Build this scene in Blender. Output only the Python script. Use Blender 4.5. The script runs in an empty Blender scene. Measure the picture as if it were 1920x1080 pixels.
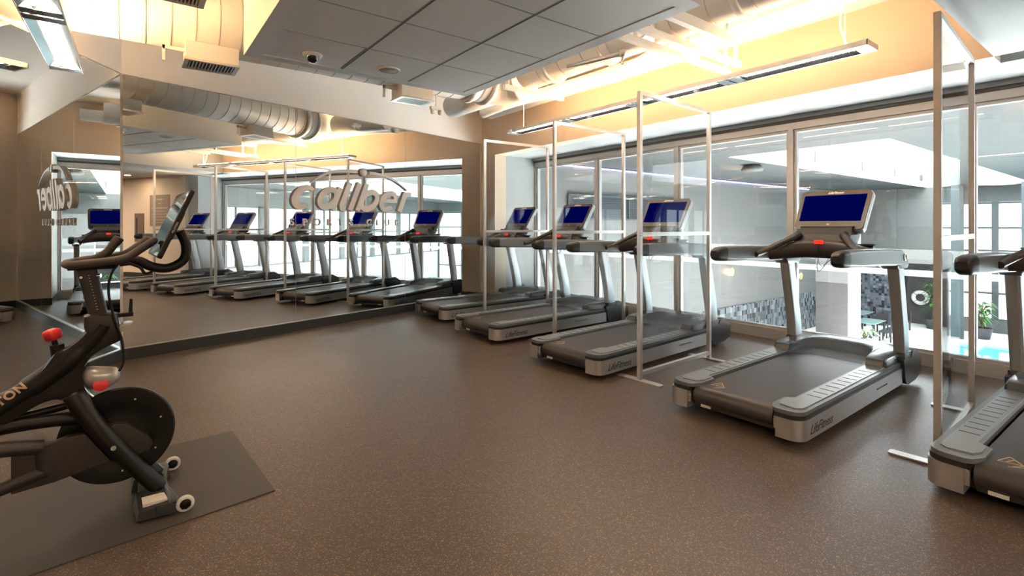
import bpy, bmesh, math, random
from mathutils import Vector, Matrix
random.seed(7)
SC = bpy.context.scene
COL = SC.collection
PI = math.pi

# ---------------------------------------------------------------- materials
MATS = {}
def mat(name, col, rough=0.5, metal=0.0, emit=None, es=0.0, spec=0.5, bump=None, coat=0.0, var=None):
    if name in MATS: return MATS[name]
    m = bpy.data.materials.new(name); m.use_nodes = True
    nt = m.node_tree; b = nt.nodes['Principled BSDF']
    b.inputs['Base Color'].default_value = (*col, 1)
    b.inputs['Roughness'].default_value = rough
    b.inputs['Metallic'].default_value = metal
    b.inputs['Specular IOR Level'].default_value = spec
    b.inputs['Coat Weight'].default_value = coat
    if emit:
        b.inputs['Emission Color'].default_value = (*emit, 1)
        b.inputs['Emission Strength'].default_value = es
    tc = nt.nodes.new('ShaderNodeTexCoord')
    if var:                      # soft mottling of the colour: (scale, amount)
        n = nt.nodes.new('ShaderNodeTexNoise'); n.inputs['Scale'].default_value = var[0]; n.inputs['Detail'].default_value = 4
        nt.links.new(tc.outputs['Object'], n.inputs['Vector'])
        r = nt.nodes.new('ShaderNodeMapRange'); r.inputs['To Min'].default_value = 1 - var[1]; r.inputs['To Max'].default_value = 1 + var[1]
        nt.links.new(n.outputs['Fac'], r.inputs['Value'])
        mx = nt.nodes.new('ShaderNodeVectorMath'); mx.operation = 'SCALE'; mx.inputs[0].default_value = col
        nt.links.new(r.outputs['Result'], mx.inputs['Scale']); nt.links.new(mx.outputs[0], b.inputs['Base Color'])
    if bump:                     # (scale, strength, distance)
        n = nt.nodes.new('ShaderNodeTexNoise'); n.inputs['Scale'].default_value = bump[0]; n.inputs['Detail'].default_value = 3
        nt.links.new(tc.outputs['Object'], n.inputs['Vector'])
        bp = nt.nodes.new('ShaderNodeBump'); bp.inputs['Strength'].default_value = bump[1]; bp.inputs['Distance'].default_value = bump[2]
        nt.links.new(n.outputs['Fac'], bp.inputs['Height']); nt.links.new(bp.outputs['Normal'], b.inputs['Normal'])
    MATS[name] = m
    return m

def mat_rubber():
    m = mat('speckled_rubber', (.07, .055, .045), .42)
    nt = m.node_tree; b = nt.nodes['Principled BSDF']
    tc = nt.nodes.new('ShaderNodeTexCoord')
    v = nt.nodes.new('ShaderNodeTexVoronoi'); v.inputs['Scale'].default_value = 260
    nt.links.new(tc.outputs['Object'], v.inputs['Vector'])
    cr = nt.nodes.new('ShaderNodeValToRGB')
    e = cr.color_ramp.elements
    cr.color_ramp.interpolation = 'CONSTANT'
    e[0].position = 0; e[0].color = (.074, .054, .041, 1)
    e[1].position = .70; e[1].color = (.105, .077, .056, 1)
    x = e.new(.90); x.color = (.27, .19, .125, 1)
    sp = nt.nodes.new('ShaderNodeSeparateColor'); nt.links.new(v.outputs['Color'], sp.inputs[0])
    nt.links.new(sp.outputs[0], cr.inputs['Fac'])
    n = nt.nodes.new('ShaderNodeTexNoise'); n.inputs['Scale'].default_value = 1.3; n.inputs['Detail'].default_value = 5
    nt.links.new(tc.outputs['Object'], n.inputs['Vector'])
    mr = nt.nodes.new('ShaderNodeMapRange'); mr.inputs['To Min'].default_value = .88; mr.inputs['To Max'].default_value = 1.12
    nt.links.new(n.outputs['Fac'], mr.inputs['Value'])
    sc = nt.nodes.new('ShaderNodeVectorMath'); sc.operation = 'SCALE'
    nt.links.new(cr.outputs['Color'], sc.inputs[0]); nt.links.new(mr.outputs['Result'], sc.inputs['Scale'])
    nt.links.new(sc.outputs[0], b.inputs['Base Color'])
    mr2 = nt.nodes.new('ShaderNodeMapRange'); mr2.inputs['To Min'].default_value = .30; mr2.inputs['To Max'].default_value = .44
    nt.links.new(n.outputs['Fac'], mr2.inputs['Value']); nt.links.new(mr2.outputs['Result'], b.inputs['Roughness'])
    bp = nt.nodes.new('ShaderNodeBump'); bp.inputs['Strength'].default_value = .25; bp.inputs['Distance'].default_value = .002
    nt.links.new(v.outputs['Distance'], bp.inputs['Height']); nt.links.new(bp.outputs['Normal'], b.inputs['Normal'])
    return m

def mat_glass(name, tint=(.93, .97, .97), ior=1.45, rough=0.0):
    m = bpy.data.materials.new(name); m.use_nodes = True; nt = m.node_tree; nt.nodes.clear()
    out = nt.nodes.new('ShaderNodeOutputMaterial'); mx = nt.nodes.new('ShaderNodeMixShader')
    t = nt.nodes.new('ShaderNodeBsdfTransparent'); t.inputs[0].default_value = (*tint, 1)
    g = nt.nodes.new('ShaderNodeBsdfGlossy'); g.inputs['Roughness'].default_value = rough; g.inputs[0].default_value = (1, 1, 1, 1)
    lw = nt.nodes.new('ShaderNodeLayerWeight'); lw.inputs[0].default_value = .5
    pw = nt.nodes.new('ShaderNodeMath'); pw.operation = 'POWER'; pw.inputs[1].default_value = 5; nt.links.new(lw.outputs['Facing'], pw.inputs[0])
    f0 = ((ior-1)/(ior+1))**2
    f = nt.nodes.new('ShaderNodeMath'); f.operation = 'MULTIPLY_ADD'; f.inputs[1].default_value = 1-f0; f.inputs[2].default_value = f0; nt.links.new(pw.outputs[0], f.inputs[0])
    nt.links.new(f.outputs[0], mx.inputs[0]); nt.links.new(t.outputs[0], mx.inputs[1]); nt.links.new(g.outputs[0], mx.inputs[2])
    nt.links.new(mx.outputs[0], out.inputs[0])
    MATS[name] = m
    return m

def mat_frost(name, col, fac):
    m = bpy.data.materials.new(name); m.use_nodes = True; nt = m.node_tree; nt.nodes.clear()
    out = nt.nodes.new('ShaderNodeOutputMaterial'); mx = nt.nodes.new('ShaderNodeMixShader'); mx.inputs[0].default_value = fac
    t = nt.nodes.new('ShaderNodeBsdfTransparent')
    d = nt.nodes.new('ShaderNodeBsdfDiffuse'); d.inputs[0].default_value = (*col, 1)
    tr = nt.nodes.new('ShaderNodeBsdfTranslucent'); tr.inputs[0].default_value = (*col, 1)
    a = nt.nodes.new('ShaderNodeMixShader'); a.inputs[0].default_value = .5
    nt.links.new(d.outputs[0], a.inputs[1]); nt.links.new(tr.outputs[0], a.inputs[2])
    nt.links.new(t.outputs[0], mx.inputs[1]); nt.links.new(a.outputs[0], mx.inputs[2]); nt.links.new(mx.outputs[0], out.inputs[0])
    return m

def mat_mosaic(name, dark, light, sx, sz, axis):
    m = mat(name, light, .25)
    nt = m.node_tree; b = nt.nodes['Principled BSDF']
    tc = nt.nodes.new('ShaderNodeTexCoord'); mp = nt.nodes.new('ShaderNodeSeparateXYZ'); nt.links.new(tc.outputs['Object'], mp.inputs[0])
    def cell(sock, s):
        mu = nt.nodes.new('ShaderNodeMath'); mu.operation = 'MULTIPLY'; mu.inputs[1].default_value = s; nt.links.new(sock, mu.inputs[0])
        fl = nt.nodes.new('ShaderNodeMath'); fl.operation = 'FLOOR'; nt.links.new(mu.outputs[0], fl.inputs[0]); return fl.outputs[0]
    cb = nt.nodes.new('ShaderNodeCombineXYZ')
    nt.links.new(cell(mp.outputs[axis], sx), cb.inputs[0]); nt.links.new(cell(mp.outputs[2], sz), cb.inputs[1])
    wn = nt.nodes.new('ShaderNodeTexWhiteNoise'); wn.noise_dimensions = '2D'; nt.links.new(cb.outputs[0], wn.inputs['Vector'])
    cr = nt.nodes.new('ShaderNodeValToRGB'); cr.color_ramp.interpolation = 'CONSTANT'
    e = cr.color_ramp.elements; e[0].position = 0; e[0].color = (*dark, 1); e[1].position = .2; e[1].color = (*[(a*.5+c*.5) for a, c in zip(dark, light)], 1)
    x = e.new(.5); x.color = (*light, 1); x = e.new(.85); x.color = (*[min(1, c*1.5) for c in light], 1)
    nt.links.new(wn.outputs['Value'], cr.inputs['Fac']); nt.links.new(cr.outputs['Color'], b.inputs['Base Color'])
    return m

M_rubber = mat_rubber()
M_wall = mat('beige_wall_paint', (.74, .615, .50), .6, bump=(60, .05, .002))
M_white = mat('warm_white_paint', (.82, .79, .76), .6, bump=(60, .05, .002))
M_cool = mat('pale_grey_paint', (.46, .49, .50), .55)
M_ceil = mat('white_ceiling_paint', (.76, .73, .69), .7, bump=(8, .2, .01))
M_tile = mat('ceiling_tile_board', (.86, .85, .83), .8, bump=(140, .3, .002))
M_bulk = mat('bulkhead_paint', (.82, .83, .83), .6)
M_dark = mat('dark_gap', (.04, .04, .04), .7)
M_curb = mat('dark_rubber_base', (.035, .037, .038), .35)
M_mirror = mat('mirror_silver', (.92, .945, .93), 0.0, 1.0)
M_mirredge = mat('mirror_edge_glass', (.75, .80, .78), .12, .6)
M_duct = mat('painted_duct', (.84, .81, .76), .45)
M_ductseam = mat('duct_seam', (.66, .61, .54), .4)
M_insul = mat('pipe_insulation', (.80, .76, .70), .7, bump=(20, .4, .01))
M_alu = mat('brushed_aluminium', (.62, .61, .60), .28, 1.0)
M_aluf = mat('satin_aluminium_frame', (.66, .63, .61), .36, .85)
M_winf = mat('window_frame_aluminium', (.52, .50, .49), .40, .5)
M_silver = mat('silver_rail_cover', (.47, .46, .455), .34, .75)
M_upr = mat('upright_silver', (.52, .535, .55), .34, .7)
M_grey = mat('slate_grey_plastic', (.135, .15, .165), .36)
M_step = mat('step_grey_plastic', (.20, .22, .235), .30)
M_black = mat('black_plastic', (.018, .018, .019), .38)
M_belt = mat('running_belt', (.055, .05, .048), .42, bump=(600, .25, .001), var=(500, .25))
M_brown = mat('console_dark_plastic', (.052, .044, .040), .34)
M_bezel = mat('console_bezel', (.050, .040, .034), .36)
M_shell = mat('console_back_shell', (.40, .44, .46), .3, .3)
M_navy = mat('navy_display', (.0, .0, .001), .7, spec=.0, emit=(.0, .0002, .009), es=1.0)
M_red = mat('red_plastic', (.75, .03, .02), .35, emit=(.8, .03, .02), es=.15)
M_redk = mat('red_knob', (.80, .03, .03), .35)
M_logo_d = mat('dark_logo_print', (.03, .03, .035), .4)
M_logo_l = mat('pale_logo_print', (.78, .66, .50), .5)
M_gold = mat('gold_logo_print', (.55, .36, .18), .5)
M_slot = mat('dark_grip_slot', (.015, .015, .016), .6)
M_stick = mat('white_sticker', (.75, .72, .66), .5)
M_orange = mat('orange_sticker', (.75, .20, .05), .5)
M_glass = mat_glass('window_glass', (.95, .965, .965), 1.42)
M_acryl = mat_glass('clear_acrylic', (.955, .965, .965), 1.33)
M_frost = mat_frost('frosted_film', (.85, .88, .90), .42)
M_frost2 = mat_frost('frosted_film_faint', (.85, .88, .90), .20)
M_bike = mat('matte_black_paint', (.009, .007, .006), .42, spec=.3)
M_bikeg = mat('dark_grey_guard', (.035, .029, .025), .40, spec=.4)
M_grip = mat('foam_grip', (.055, .040, .030), .62, bump=(300, .3, .001))
M_mat = mat('rubber_mat', (.052, .045, .040), .48, bump=(250, .2, .001))
M_screen = mat('black_glass_screen', (.012, .012, .014), .06, coat=1.0)
M_chrome = mat('chrome', (.75, .75, .75), .12, 1.0)
M_clear = mat('pale_wheel_urethane', (.62, .62, .60), .2)
M_silg = mat('translucent_grey_plastic', (.44, .41, .38), .24, .3)
M_letter = mat('raised_letter_face', (.80, .76, .72), .45)
M_lamp = mat('lamp_tube', (1, 1, 1), .5, emit=(1, .84, .64), es=6)
M_lampup = mat('uplight_tube', (1, 1, 1), .5, emit=(1, .62, .31), es=11.5)
M_louv = mat('fixture_reflector', (.42, .46, .50), .16, .9)
M_down = mat('downlight_lamp', (1, 1, 1), .5, emit=(1, .74, .50), es=40)
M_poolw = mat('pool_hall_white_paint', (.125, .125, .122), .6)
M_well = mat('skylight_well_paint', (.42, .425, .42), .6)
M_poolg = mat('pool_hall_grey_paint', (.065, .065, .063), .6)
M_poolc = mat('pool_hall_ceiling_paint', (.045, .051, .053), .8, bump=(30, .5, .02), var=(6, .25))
M_deck = mat('pool_deck', (.80, .80, .79), .5, var=(1.2, .08))
M_water = mat('pool_water', (.10, .46, .50), .05, var=(2.5, .3))
M_mosA = mat_mosaic('mosaic_tile_side', (.02, .024, .028), (.13, .145, .155), 9.0, 5.0, 0)
M_mosB = mat_mosaic('mosaic_tile_end', (.015, .018, .03), (.115, .13, .15), 8.0, 8.0, 1)
def mat_skylight(name, col, st):
    m = bpy.data.materials.new(name); m.use_nodes = True; nt = m.node_tree; nt.nodes.clear()
    out = nt.nodes.new('ShaderNodeOutputMaterial'); ad = nt.nodes.new('ShaderNodeAddShader')
    t = nt.nodes.new('ShaderNodeBsdfTransparent'); e = nt.nodes.new('ShaderNodeEmission'); e.inputs[0].default_value = (*col, 1); e.inputs[1].default_value = st
    nt.links.new(t.outputs[0], ad.inputs[0]); nt.links.new(e.outputs[0], ad.inputs[1]); nt.links.new(ad.outputs[0], out.inputs[0])
    return m
M_sky = mat_skylight('skylight_diffuser', (.93, .97, 1), 1.0)
M_daypane = mat('daylit_pane', (1, 1, 1), .5, emit=(.93, .97, 1), es=.21)
M_bluepane = mat('daylit_blue_pane', (1, 1, 1), .5, emit=(.36, .58, .70), es=.045)
M_steel = mat('grey_steel_frame', (.07, .085, .09), .45, .3)
M_louvd = mat('dark_louvre', (.022, .022, .04), .5)
M_leaf = mat('green_leaf', (.07, .20, .05), .5)
M_pot = mat('dark_pot', (.06, .065, .07), .45)
M_furn = mat('dark_wicker', (.045, .042, .045), .6)
M_ttop = mat('glass_table_top', (.28, .42, .40), .1)
M_ring = mat('life_ring_white', (.85, .84, .80), .5)
M_bronze = mat('tan_sign_panel', (.30, .215, .15), .5)
M_print = mat('tan_sign_lettering', (.62, .50, .38), .5)

# ---------------------------------------------------------------- mesh helpers
class MB:
    def __init__(s): s.bm = bmesh.new()
    def quad(s, pts):
        s.bm.faces.new([s.bm.verts.new(p) for p in pts]); return s
    def box(s, x0, x1, y0, y1, z0, z1, bev=0.0, M=None):
        if x0 > x1: x0, x1 = x1, x0
        if y0 > y1: y0, y1 = y1, y0
        if z0 > z1: z0, z1 = z1, z0
        b = bmesh.new(); bmesh.ops.create_cube(b, size=1)
        bmesh.ops.scale(b, vec=(x1-x0, y1-y0, z1-z0), verts=b.verts)
        bmesh.ops.translate(b, vec=((x0+x1)/2, (y0+y1)/2, (z0+z1)/2), verts=b.verts)
        if bev > 0: bmesh.ops.bevel(b, geom=b.edges[:], offset=bev, segments=2, profile=.7, affect='EDGES')
        s._add(b, M); return s
    def _add(s, b, M=None):
        if M is not None: bmesh.ops.transform(b, matrix=M, verts=b.verts)
        mp = {}
        for v in b.verts: mp[v] = s.bm.verts.new(v.co)
        for f in b.faces:
            try: n = s.bm.faces.new([mp[v] for v in f.verts]); n.smooth = f.smooth
            except ValueError: pass
        b.free()
    def prism(s, pts, n0, n1, axis='y', bev=0.0):
        """closed outline pts (2D) pulled from n0 to n1 along axis"""
        b = bmesh.new()
        def P(p, n):
            if axis == 'y': return (p[0], n, p[1])
            if axis == 'z': return (p[0], p[1], n)
            return (n, p[0], p[1])
        lo = [b.verts.new(P(p, n0)) for p in pts]; hi = [b.verts.new(P(p, n1)) for p in pts]
        k = len(pts)
        b.faces.new(lo); b.faces.new(hi[::-1])
        for i in range(k): b.faces.new([lo[i], lo[(i+1) % k], hi[(i+1) % k], hi[i]])
        bmesh.ops.recalc_face_normals(b, faces=b.faces)
        if bev > 0: bmesh.ops.bevel(b, geom=b.edges[:], offset=bev, segments=2, profile=.7, affect='EDGES')
        s._add(b); return s
    def tube(s, pts, r, seg=12, caps=True, flat=None, smooth=True):
        pts = [Vector(p) for p in pts]; n = len(pts)
        rs = r if isinstance(r, (list, tuple)) else [r]*n
        rings = []; up = None
        for i, p in enumerate(pts):
            t = (pts[min(i+1, n-1)] - pts[max(i-1, 0)]).normalized()
            if up is None:
                a = Vector((0, 0, 1)) if abs(t.z) < .9 else Vector((0, 1, 0)); up = (a - t*a.dot(t)).normalized()
            else: up = (up - t*up.dot(t)).normalized()
            w = t.cross(up)
            fx = flat if flat else 1
            rings.append([s.bm.verts.new(p + (up*math.cos(k*2*PI/seg)*fx + w*math.sin(k*2*PI/seg))*rs[i]) for k in range(seg)])
        for i in range(n-1):
            for k in range(seg):
                f = s.bm.faces.new([rings[i][k], rings[i][(k+1) % seg], rings[i+1][(k+1) % seg], rings[i+1][k]]); f.smooth = smooth
        if caps: s.bm.faces.new(rings[0][::-1]); s.bm.faces.new(rings[-1])
        return s
    def cyl(s, p0, p1, r, seg=20, r1=None):
        return s.tube([p0, p1], [r, r if r1 is None else r1], seg)
    def torus(s, c, ax, R, r, seg=40, ss=10, a0=0, a1=2*PI):
        ax = Vector(ax).normalized(); u = ax.orthogonal().normalized(); v = ax.cross(u); c = Vector(c)
        full = abs(a1-a0-2*PI) < 1e-6
        rings = []
        for i in range(seg if full else seg+1):
            a = a0 + (a1-a0)*i/seg; d = u*math.cos(a)+v*math.sin(a)
            rings.append([s.bm.verts.new(c + d*(R+r*math.cos(b*2*PI/ss)) + ax*(r*math.sin(b*2*PI/ss))) for b in range(ss)])
        m = len(rings)
        for i in range(m if full else m-1):
            for b in range(ss):
                f = s.bm.faces.new([rings[i][b], rings[(i+1) % m][b], rings[(i+1) % m][(b+1) % ss], rings[i][(b+1) % ss]]); f.smooth = True
        return s
    def disc(s, c, ax, prof, seg=40):
        """revolve profile [(radius, offset along axis)] about axis through c"""
        ax = Vector(ax).normalized(); u = ax.orthogonal().normalized(); v = ax.cross(u); c = Vector(c)
        rings = []
        for (R, o) in prof:
            if R < 1e-6: rings.append([s.bm.verts.new(c+ax*o)])
            else: rings.append([s.bm.verts.new(c+ax*o+(u*math.cos(k*2*PI/seg)+v*math.sin(k*2*PI/seg))*R) for k in range(seg)])
        for a, b in zip(rings, rings[1:]):
            for k in range(seg):
                q = [a[k % len(a)], a[(k+1) % len(a)], b[(k+1) % len(b)], b[k % len(b)]]
                q2 = []
                for z in q:
                    if z not in q2: q2.append(z)
                if len(q2) > 2:
                    f = s.bm.faces.new(q2); f.smooth = True
        return s
    def loft(s, rings, close=True, caps=True, smooth=True):
        R = [[s.bm.verts.new(p) for p in r] for r in rings]
        k = len(R[0])
        for a, b in zip(R, R[1:]):
            for i in range(k if close else k-1):
                f = s.bm.faces.new([a[i], a[(i+1) % k], b[(i+1) % k], b[i]]); f.smooth = smooth
        if caps: s.bm.faces.new(R[0][::-1]); s.bm.faces.new(R[-1])
        return s
    def build(s, name, m, parent=None, smooth_angle=None):
        me = bpy.data.meshes.new(name)
        bmesh.ops.recalc_face_normals(s.bm, faces=s.bm.faces)
        s.bm.to_mesh(me); s.bm.free()
        me.materials.append(m)
        o = bpy.data.objects.new(name, me); COL.objects.link(o)
        if parent is not None: o.parent = parent
        if smooth_angle is not None:
            me.polygons.foreach_set('use_smooth', [True]*len(me.polygons))
            me.set_sharp_from_angle(angle=math.radians(smooth_angle))
        return o

def tag(o, label=None, cat=None, group=None, kind=None):
    if label: o['label'] = label
    if cat: o['category'] = cat
    if group: o['group'] = group
    if kind: o['kind'] = kind
    return o
def thing(name, label, cat, loc=(0, 0, 0), rz=0.0, group=None):
    o = bpy.data.objects.new(name, None); COL.objects.link(o)
    o.empty_display_size = .1
    o.location = loc; o.rotation_euler = (0, 0, rz)
    return tag(o, label, cat, group)
def struct(o): o['kind'] = 'structure'; return o
def dup(root, loc, rz, label, group=None):
    r = root.copy(); COL.objects.link(r); r.location = loc; r.rotation_euler = (0, 0, rz); r['label'] = label
    if group: r['group'] = group
    for ch in list(root.children):
        c = ch.copy(); COL.objects.link(c); c.parent = r
        for g in ch.children:
            d = g.copy(); COL.objects.link(d); d.parent = c
    return r
def text(name, s, size, m, parent, M, shear=0.0, bold=0.0, ext=.001, align='LEFT', space=1.0, label=None):
    cu = bpy.data.curves.new(name, 'FONT'); cu.body = s; cu.size = size; cu.extrude = ext
    cu.shear = shear; cu.offset = bold; cu.align_x = align; cu.space_character = space
    t = bpy.data.objects.new(name, cu); COL.objects.link(t)
    dg = bpy.context.evaluated_depsgraph_get(); dg.update()
    me = bpy.data.meshes.new_from_object(t.evaluated_get(dg)); me.name = name
    bpy.data.objects.remove(t); bpy.data.curves.remove(cu)
    me.materials.clear(); me.materials.append(m)
    me.transform(M)
    o = bpy.data.objects.new(name, me); COL.objects.link(o)
    if parent is not None: o.parent = parent
    if label: o['label'] = label
    return o
def frame_matrix(origin, xdir, ydir):
    x = Vector(xdir).normalized(); y = Vector(ydir).normalized(); z = x.cross(y)
    m = Matrix((x, y, z)).transposed().to_4x4(); m.translation = Vector(origin); return m
def rounded(x0, x1, y0, y1, r, n=5):
    pts = []
    for cx, cy, a in ((x1-r, y1-r, 0), (x0+r, y1-r, 90), (x0+r, y0+r, 180), (x1-r, y0+r, 270)):
        for k in range(n+1):
            t = math.radians(a+90*k/n); pts.append((cx+r*math.cos(t), cy+r*math.sin(t)))
    return pts
def smooth_path(pts, n=6):
    P = [Vector(p) for p in pts]; P = [P[0]] + P + [P[-1]]; out = []
    for i in range(1, len(P)-2):
        for k in range(n):
            t = k/n; a, b, c, d = P[i-1], P[i], P[i+1], P[i+2]
            out.append(.5*((2*b)+(c-a)*t+(2*a-5*b+4*c-d)*t*t+(3*b-a-3*c+d)*t**3))
    out.append(P[-2]); return out

# ---------------------------------------------------------------- the room
HC = 3.60            # exposed ceiling
LC = 2.68            # low ceiling / window reveal head
XW = 5.28            # window wall, room side
XG = 6.22            # glazing plane
am = math.radians(14.9); al = math.radians(60.1)
P0 = Vector((-.093, 6.493, 0))
tm = Vector((math.cos(am), math.sin(am), 0)); nm = Vector((math.sin(am), -math.cos(am), 0))
tl = Vector((-math.cos(al), -math.sin(al), 0)); nl = Vector((math.sin(al), -math.cos(al), 0))
SE = (XW - P0.x)/tm.x                      # length of the main mirror wall
PE = P0 + tm*SE
LL = 6.6
PL = P0 + tl*LL
def M_main(s, z, off=0): return P0 + tm*s + nm*off + Vector((0, 0, z))
def M_left(s, z, off=0): return P0 + tl*s + nl*off + Vector((0, 0, z))
F_main = frame_matrix(P0, tm, (0, 0, 1))   # x along wall, y up, z = into the room (nm)
F_left = frame_matrix(P0, -tl, (0, 0, 1))

def wallbox(F, s0, s1, z0, z1, o0, o1):
    """box in a wall frame: along, up, out"""
    m = MB(); m.box(s0, s1, z0, z1, o0, o1, M=F); return m

YB = -8.0
# floor
fl = MB()
fl.prism([(PL.x-.1, YB), (7.6, YB), (7.6, -3.1), (XW, -3.1), (XW, -.42), (XG+.05, -.42), (XG+.05, 7.5), (XW, 7.5), (XW+.1, PE.y+.1), (P0.x, P0.y+.1), (PL.x-.1, PL.y)], -.25, 0, 'z')
struct(fl.build('floor', M_rubber))
# ceilings
c = MB(); c.prism([(PL.x-.2, .84), (XW+.1, .84), (XW+.1, PE.y+.2), (P0.x, P0.y+.2), (PL.x-.2, PL.y)], HC, HC+.2, 'z')
struct(c.build('ceiling', M_ceil))
c = MB(); c.box(PL.x-.4, XG+.6, YB-.2, PE.y+.5, HC+.21, HC+.35); struct(c.build('ceiling', M_dark))  # unseen roof slab, added to block sun leaking into the gym
c = MB(); c.box(PL.x-.2, XW, YB, .84, LC, HC+.2); c.box(XW, 7.7, YB, -3.1, LC, HC+.2); c.box(XW, XW+.3, -3.1, -.42, LC, HC)
struct(c.build('ceiling', M_cool))
# window wall : header above bay, jamb piece, piece right of bay
w = MB(); w.box(XW, XW+.25, .84, PE.y+.3, LC, HC+.1); w.box(XW, XW+.25, 7.5, PE.y+.3, 0, LC)
struct(w.build('wall_window_side', M_wall))
w = MB(); w.box(XW, XW+.25, -3.1, -.42, 0, LC); w.box(XW, 7.6, -3.25, -3.1, 0, LC)
struct(w.build('wall_right', M_wall))
# bay reveals
w = MB(); w.box(XW+.25, XG+.15, 7.5, 7.62, 0, LC); w.box(XW, XG+.15, -.54, -.42, 0, LC)
w.box(XW+.25, XG+.15, -.42, 7.5, LC, LC+.12)
struct(w.build('wall_bay', M_cool))
b = MB(); b.box(XW-.012, XW, 7.5, PE.y-.02, 0, .12); b.box(XW-.012, XG-.05, 7.488, 7.5, 0, .12)
struct(b.build('baseboard_window_side', M_curb))
b = MB(); b.box(XW-.012, XW, -3.1, -.42, 0, .12)
struct(b.build('baseboard_right', M_curb))
# back / left / hall walls
w = MB(); w.box(PL.x-.2, 7.7, YB-.15, YB, 0, LC); struct(w.build('wall_back', M_wall))
w = MB(); w.box(PL.x-.35, PL.x-.2, YB, PL.y+.1, 0, HC); struct(w.build('wall_left_rear', M_wall))
w = MB(); w.box(7.6, 7.75, YB, -3.1, 0, LC); struct(w.build('wall_hall', M_white))
# mirror walls
wallm = wallbox(F_main, -.3, SE+.25, 0, HC+.1, -.30, -.02); struct(wallm.build('wall_mirror', M_white))
o = wallbox(F_main, -.005, SE-.005, 2.935, HC+.02, -.02, 0.0); struct(o.build('trim_1', M_white))
walll = wallbox(F_left, -LL-.1, .3, 0, HC+.1, -.30, -.02); struct(walll.build('wall_left', M_white))
o = wallbox(F_left, -LL, .005, 2.935, HC+.02, -.02, 0.0); struct(o.build('trim_2', M_white))
o = wallbox(F_main, 0, SE, 0, .117, -.02, .02); struct(o.build('baseboard_mirror', M_curb))
o = wallbox(F_left, -LL, 0.0, 0, .117, -.02, .02); struct(o.build('baseboard_left', M_curb))
o = wallbox(F_main, .0, SE-.02, .117, .125, -.018, .012); struct(o.build('trim_3', M_alu))
o = wallbox(F_left, -LL, 0, .117, .125, -.018, .012); struct(o.build('trim_4', M_alu))
seams = [0.012, 1.867, 3.703, SE-.045]
names = ['wide wall mirror panel next to the corner, behind the bike', 'middle wall mirror panel carrying most of the raised letters', 'wall mirror panel at the far end beside the farthest treadmill']
for i in range(3):
    o = wallbox(F_main, seams[i]+.0015, seams[i+1]-.0015, .126, 2.93, -.018, -.004).build('wall_mirror_panel', M_mirror)
    tag(o, names[i], 'mirror', 'mirror panels on the long wall')
    e = MB()
    e.box(seams[i+1]-.0040, seams[i+1]-.0016, .126, 2.93, -.010, -.0032, M=F_main)
    e.box(seams[i]+.002, seams[i+1]-.002, 2.922, 2.93, -.010, -.003, M=F_main)
    e.build('polished_edge', M_mirredge, o)
ls = [0.012, 2.2, 4.4, 6.58]
for i in range(3):
    o = wallbox(F_left, -ls[i+1]+.0015, -ls[i]-.0015, .126, 2.93, -.018, -.004).build('wall_mirror_panel', M_mirror)
    tag(o, ['wall mirror panel on the left wall meeting the corner behind the bike', 'left wall mirror panel second from the corner', 'left wall mirror panel third from the corner'][i], 'mirror', 'mirror panels on the left wall')
    e = MB(); e.box(-ls[i+1]+.002, -ls[i]-.002, 2.920, 2.93, -.010, -.003, M=F_left)
    e.build('polished_edge', M_mirredge, o)

# windows of the bay
mull = [7.5, 5.89, 4.32, 2.75, 1.17, -.42]
for i in range(5):
    y1, y0 = mull[i], mull[i+1]
    f = MB(); t = .028 if i else .028
    f.box(XG, XG+.12, y0, y0+.028, .0, 2.60); f.box(XG, XG+.12, y1-.028, y1, .0, 2.60)
    f.box(XG, XG+.12, y0+.028, y1-.028, .0, .125); f.box(XG, XG+.12, y0+.028, y1-.028, 2.52, 2.60)
    f.box(XG+.03, XG+.09, y0+.028, y0+.058, .125, 2.52); f.box(XG+.03, XG+.09, y1-.058, y1-.028, .125, 2.52)
    f.box(XG+.03, XG+.09, y0+.058, y1-.058, 2.485, 2.52); f.box(XG+.03, XG+.09, y0+.058, y1-.058, .125, .155)
    o = struct(f.build('window_%d' % (i+1), M_winf))
    MB().box(XG+.055, XG+.065, y0+.058, y1-.058, .155, 2.485).build('pane', M_glass, o)
    MB().box(XG+.052, XG+.0545, y0+.058, y1-.058, .870, .935).build('frosted_strip', M_frost, o)
    MB().box(XG+.052, XG+.0545, y0+.058, y1-.058, 1.0, 1.14).build('frosted_strip', M_frost2, o)
s = MB(); s.box(XG-.02, XG+.12, -.42, 7.5, 2.60, 2.632); struct(s.build('trim_5', mat('dark_head_trim', (.10, .095, .09), .6)))
s = MB(); s.box(XG-.04, XG+.12, -.42, 7.5, 2.632, 2.68); struct(s.build('trim_7', M_cool))

# bulkhead with lay-in tiles
BX0, BX1, BY0, BY1, BZ = .717, 2.842, 1.79, 4.555, 2.76
TX = [.838+.636*i for i in range(4)]; TY = [1.905+.636*i for i in range(5)]
TX[-1] = 2.735; TY[-1] = 4.445
b = MB()
b.box(BX0, TX[0], BY0, BY1, BZ, HC); b.box(TX[3], BX1, BY0, BY1, BZ, HC)
b.box(TX[0], TX[3], BY0, TY[0], BZ, HC); b.box(TX[0], TX[3], TY[4], BY1, BZ, HC)
bulk = struct(b.build('trim_6', M_bulk))
b = MB(); b.box(TX[0], TX[3], TY[0], TY[4], BZ+.05, BZ+.08); b.build('backing', M_dark, bulk)
g = MB()
for x in TX[1:3]:
    g.box(x-.011, x-.004, TY[0], TY[4], BZ+.004, BZ+.05); g.box(x+.004, x+.011, TY[0], TY[4], BZ+.004, BZ+.05)
for y in TY[1:4]:
    g.box(TX[0], TX[3], y-.008, y+.008, BZ+.008, BZ+.05)
g.build('ceiling_grid', mat('ceiling_grid_metal', (.35, .35, .34), .5), bulk)
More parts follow.
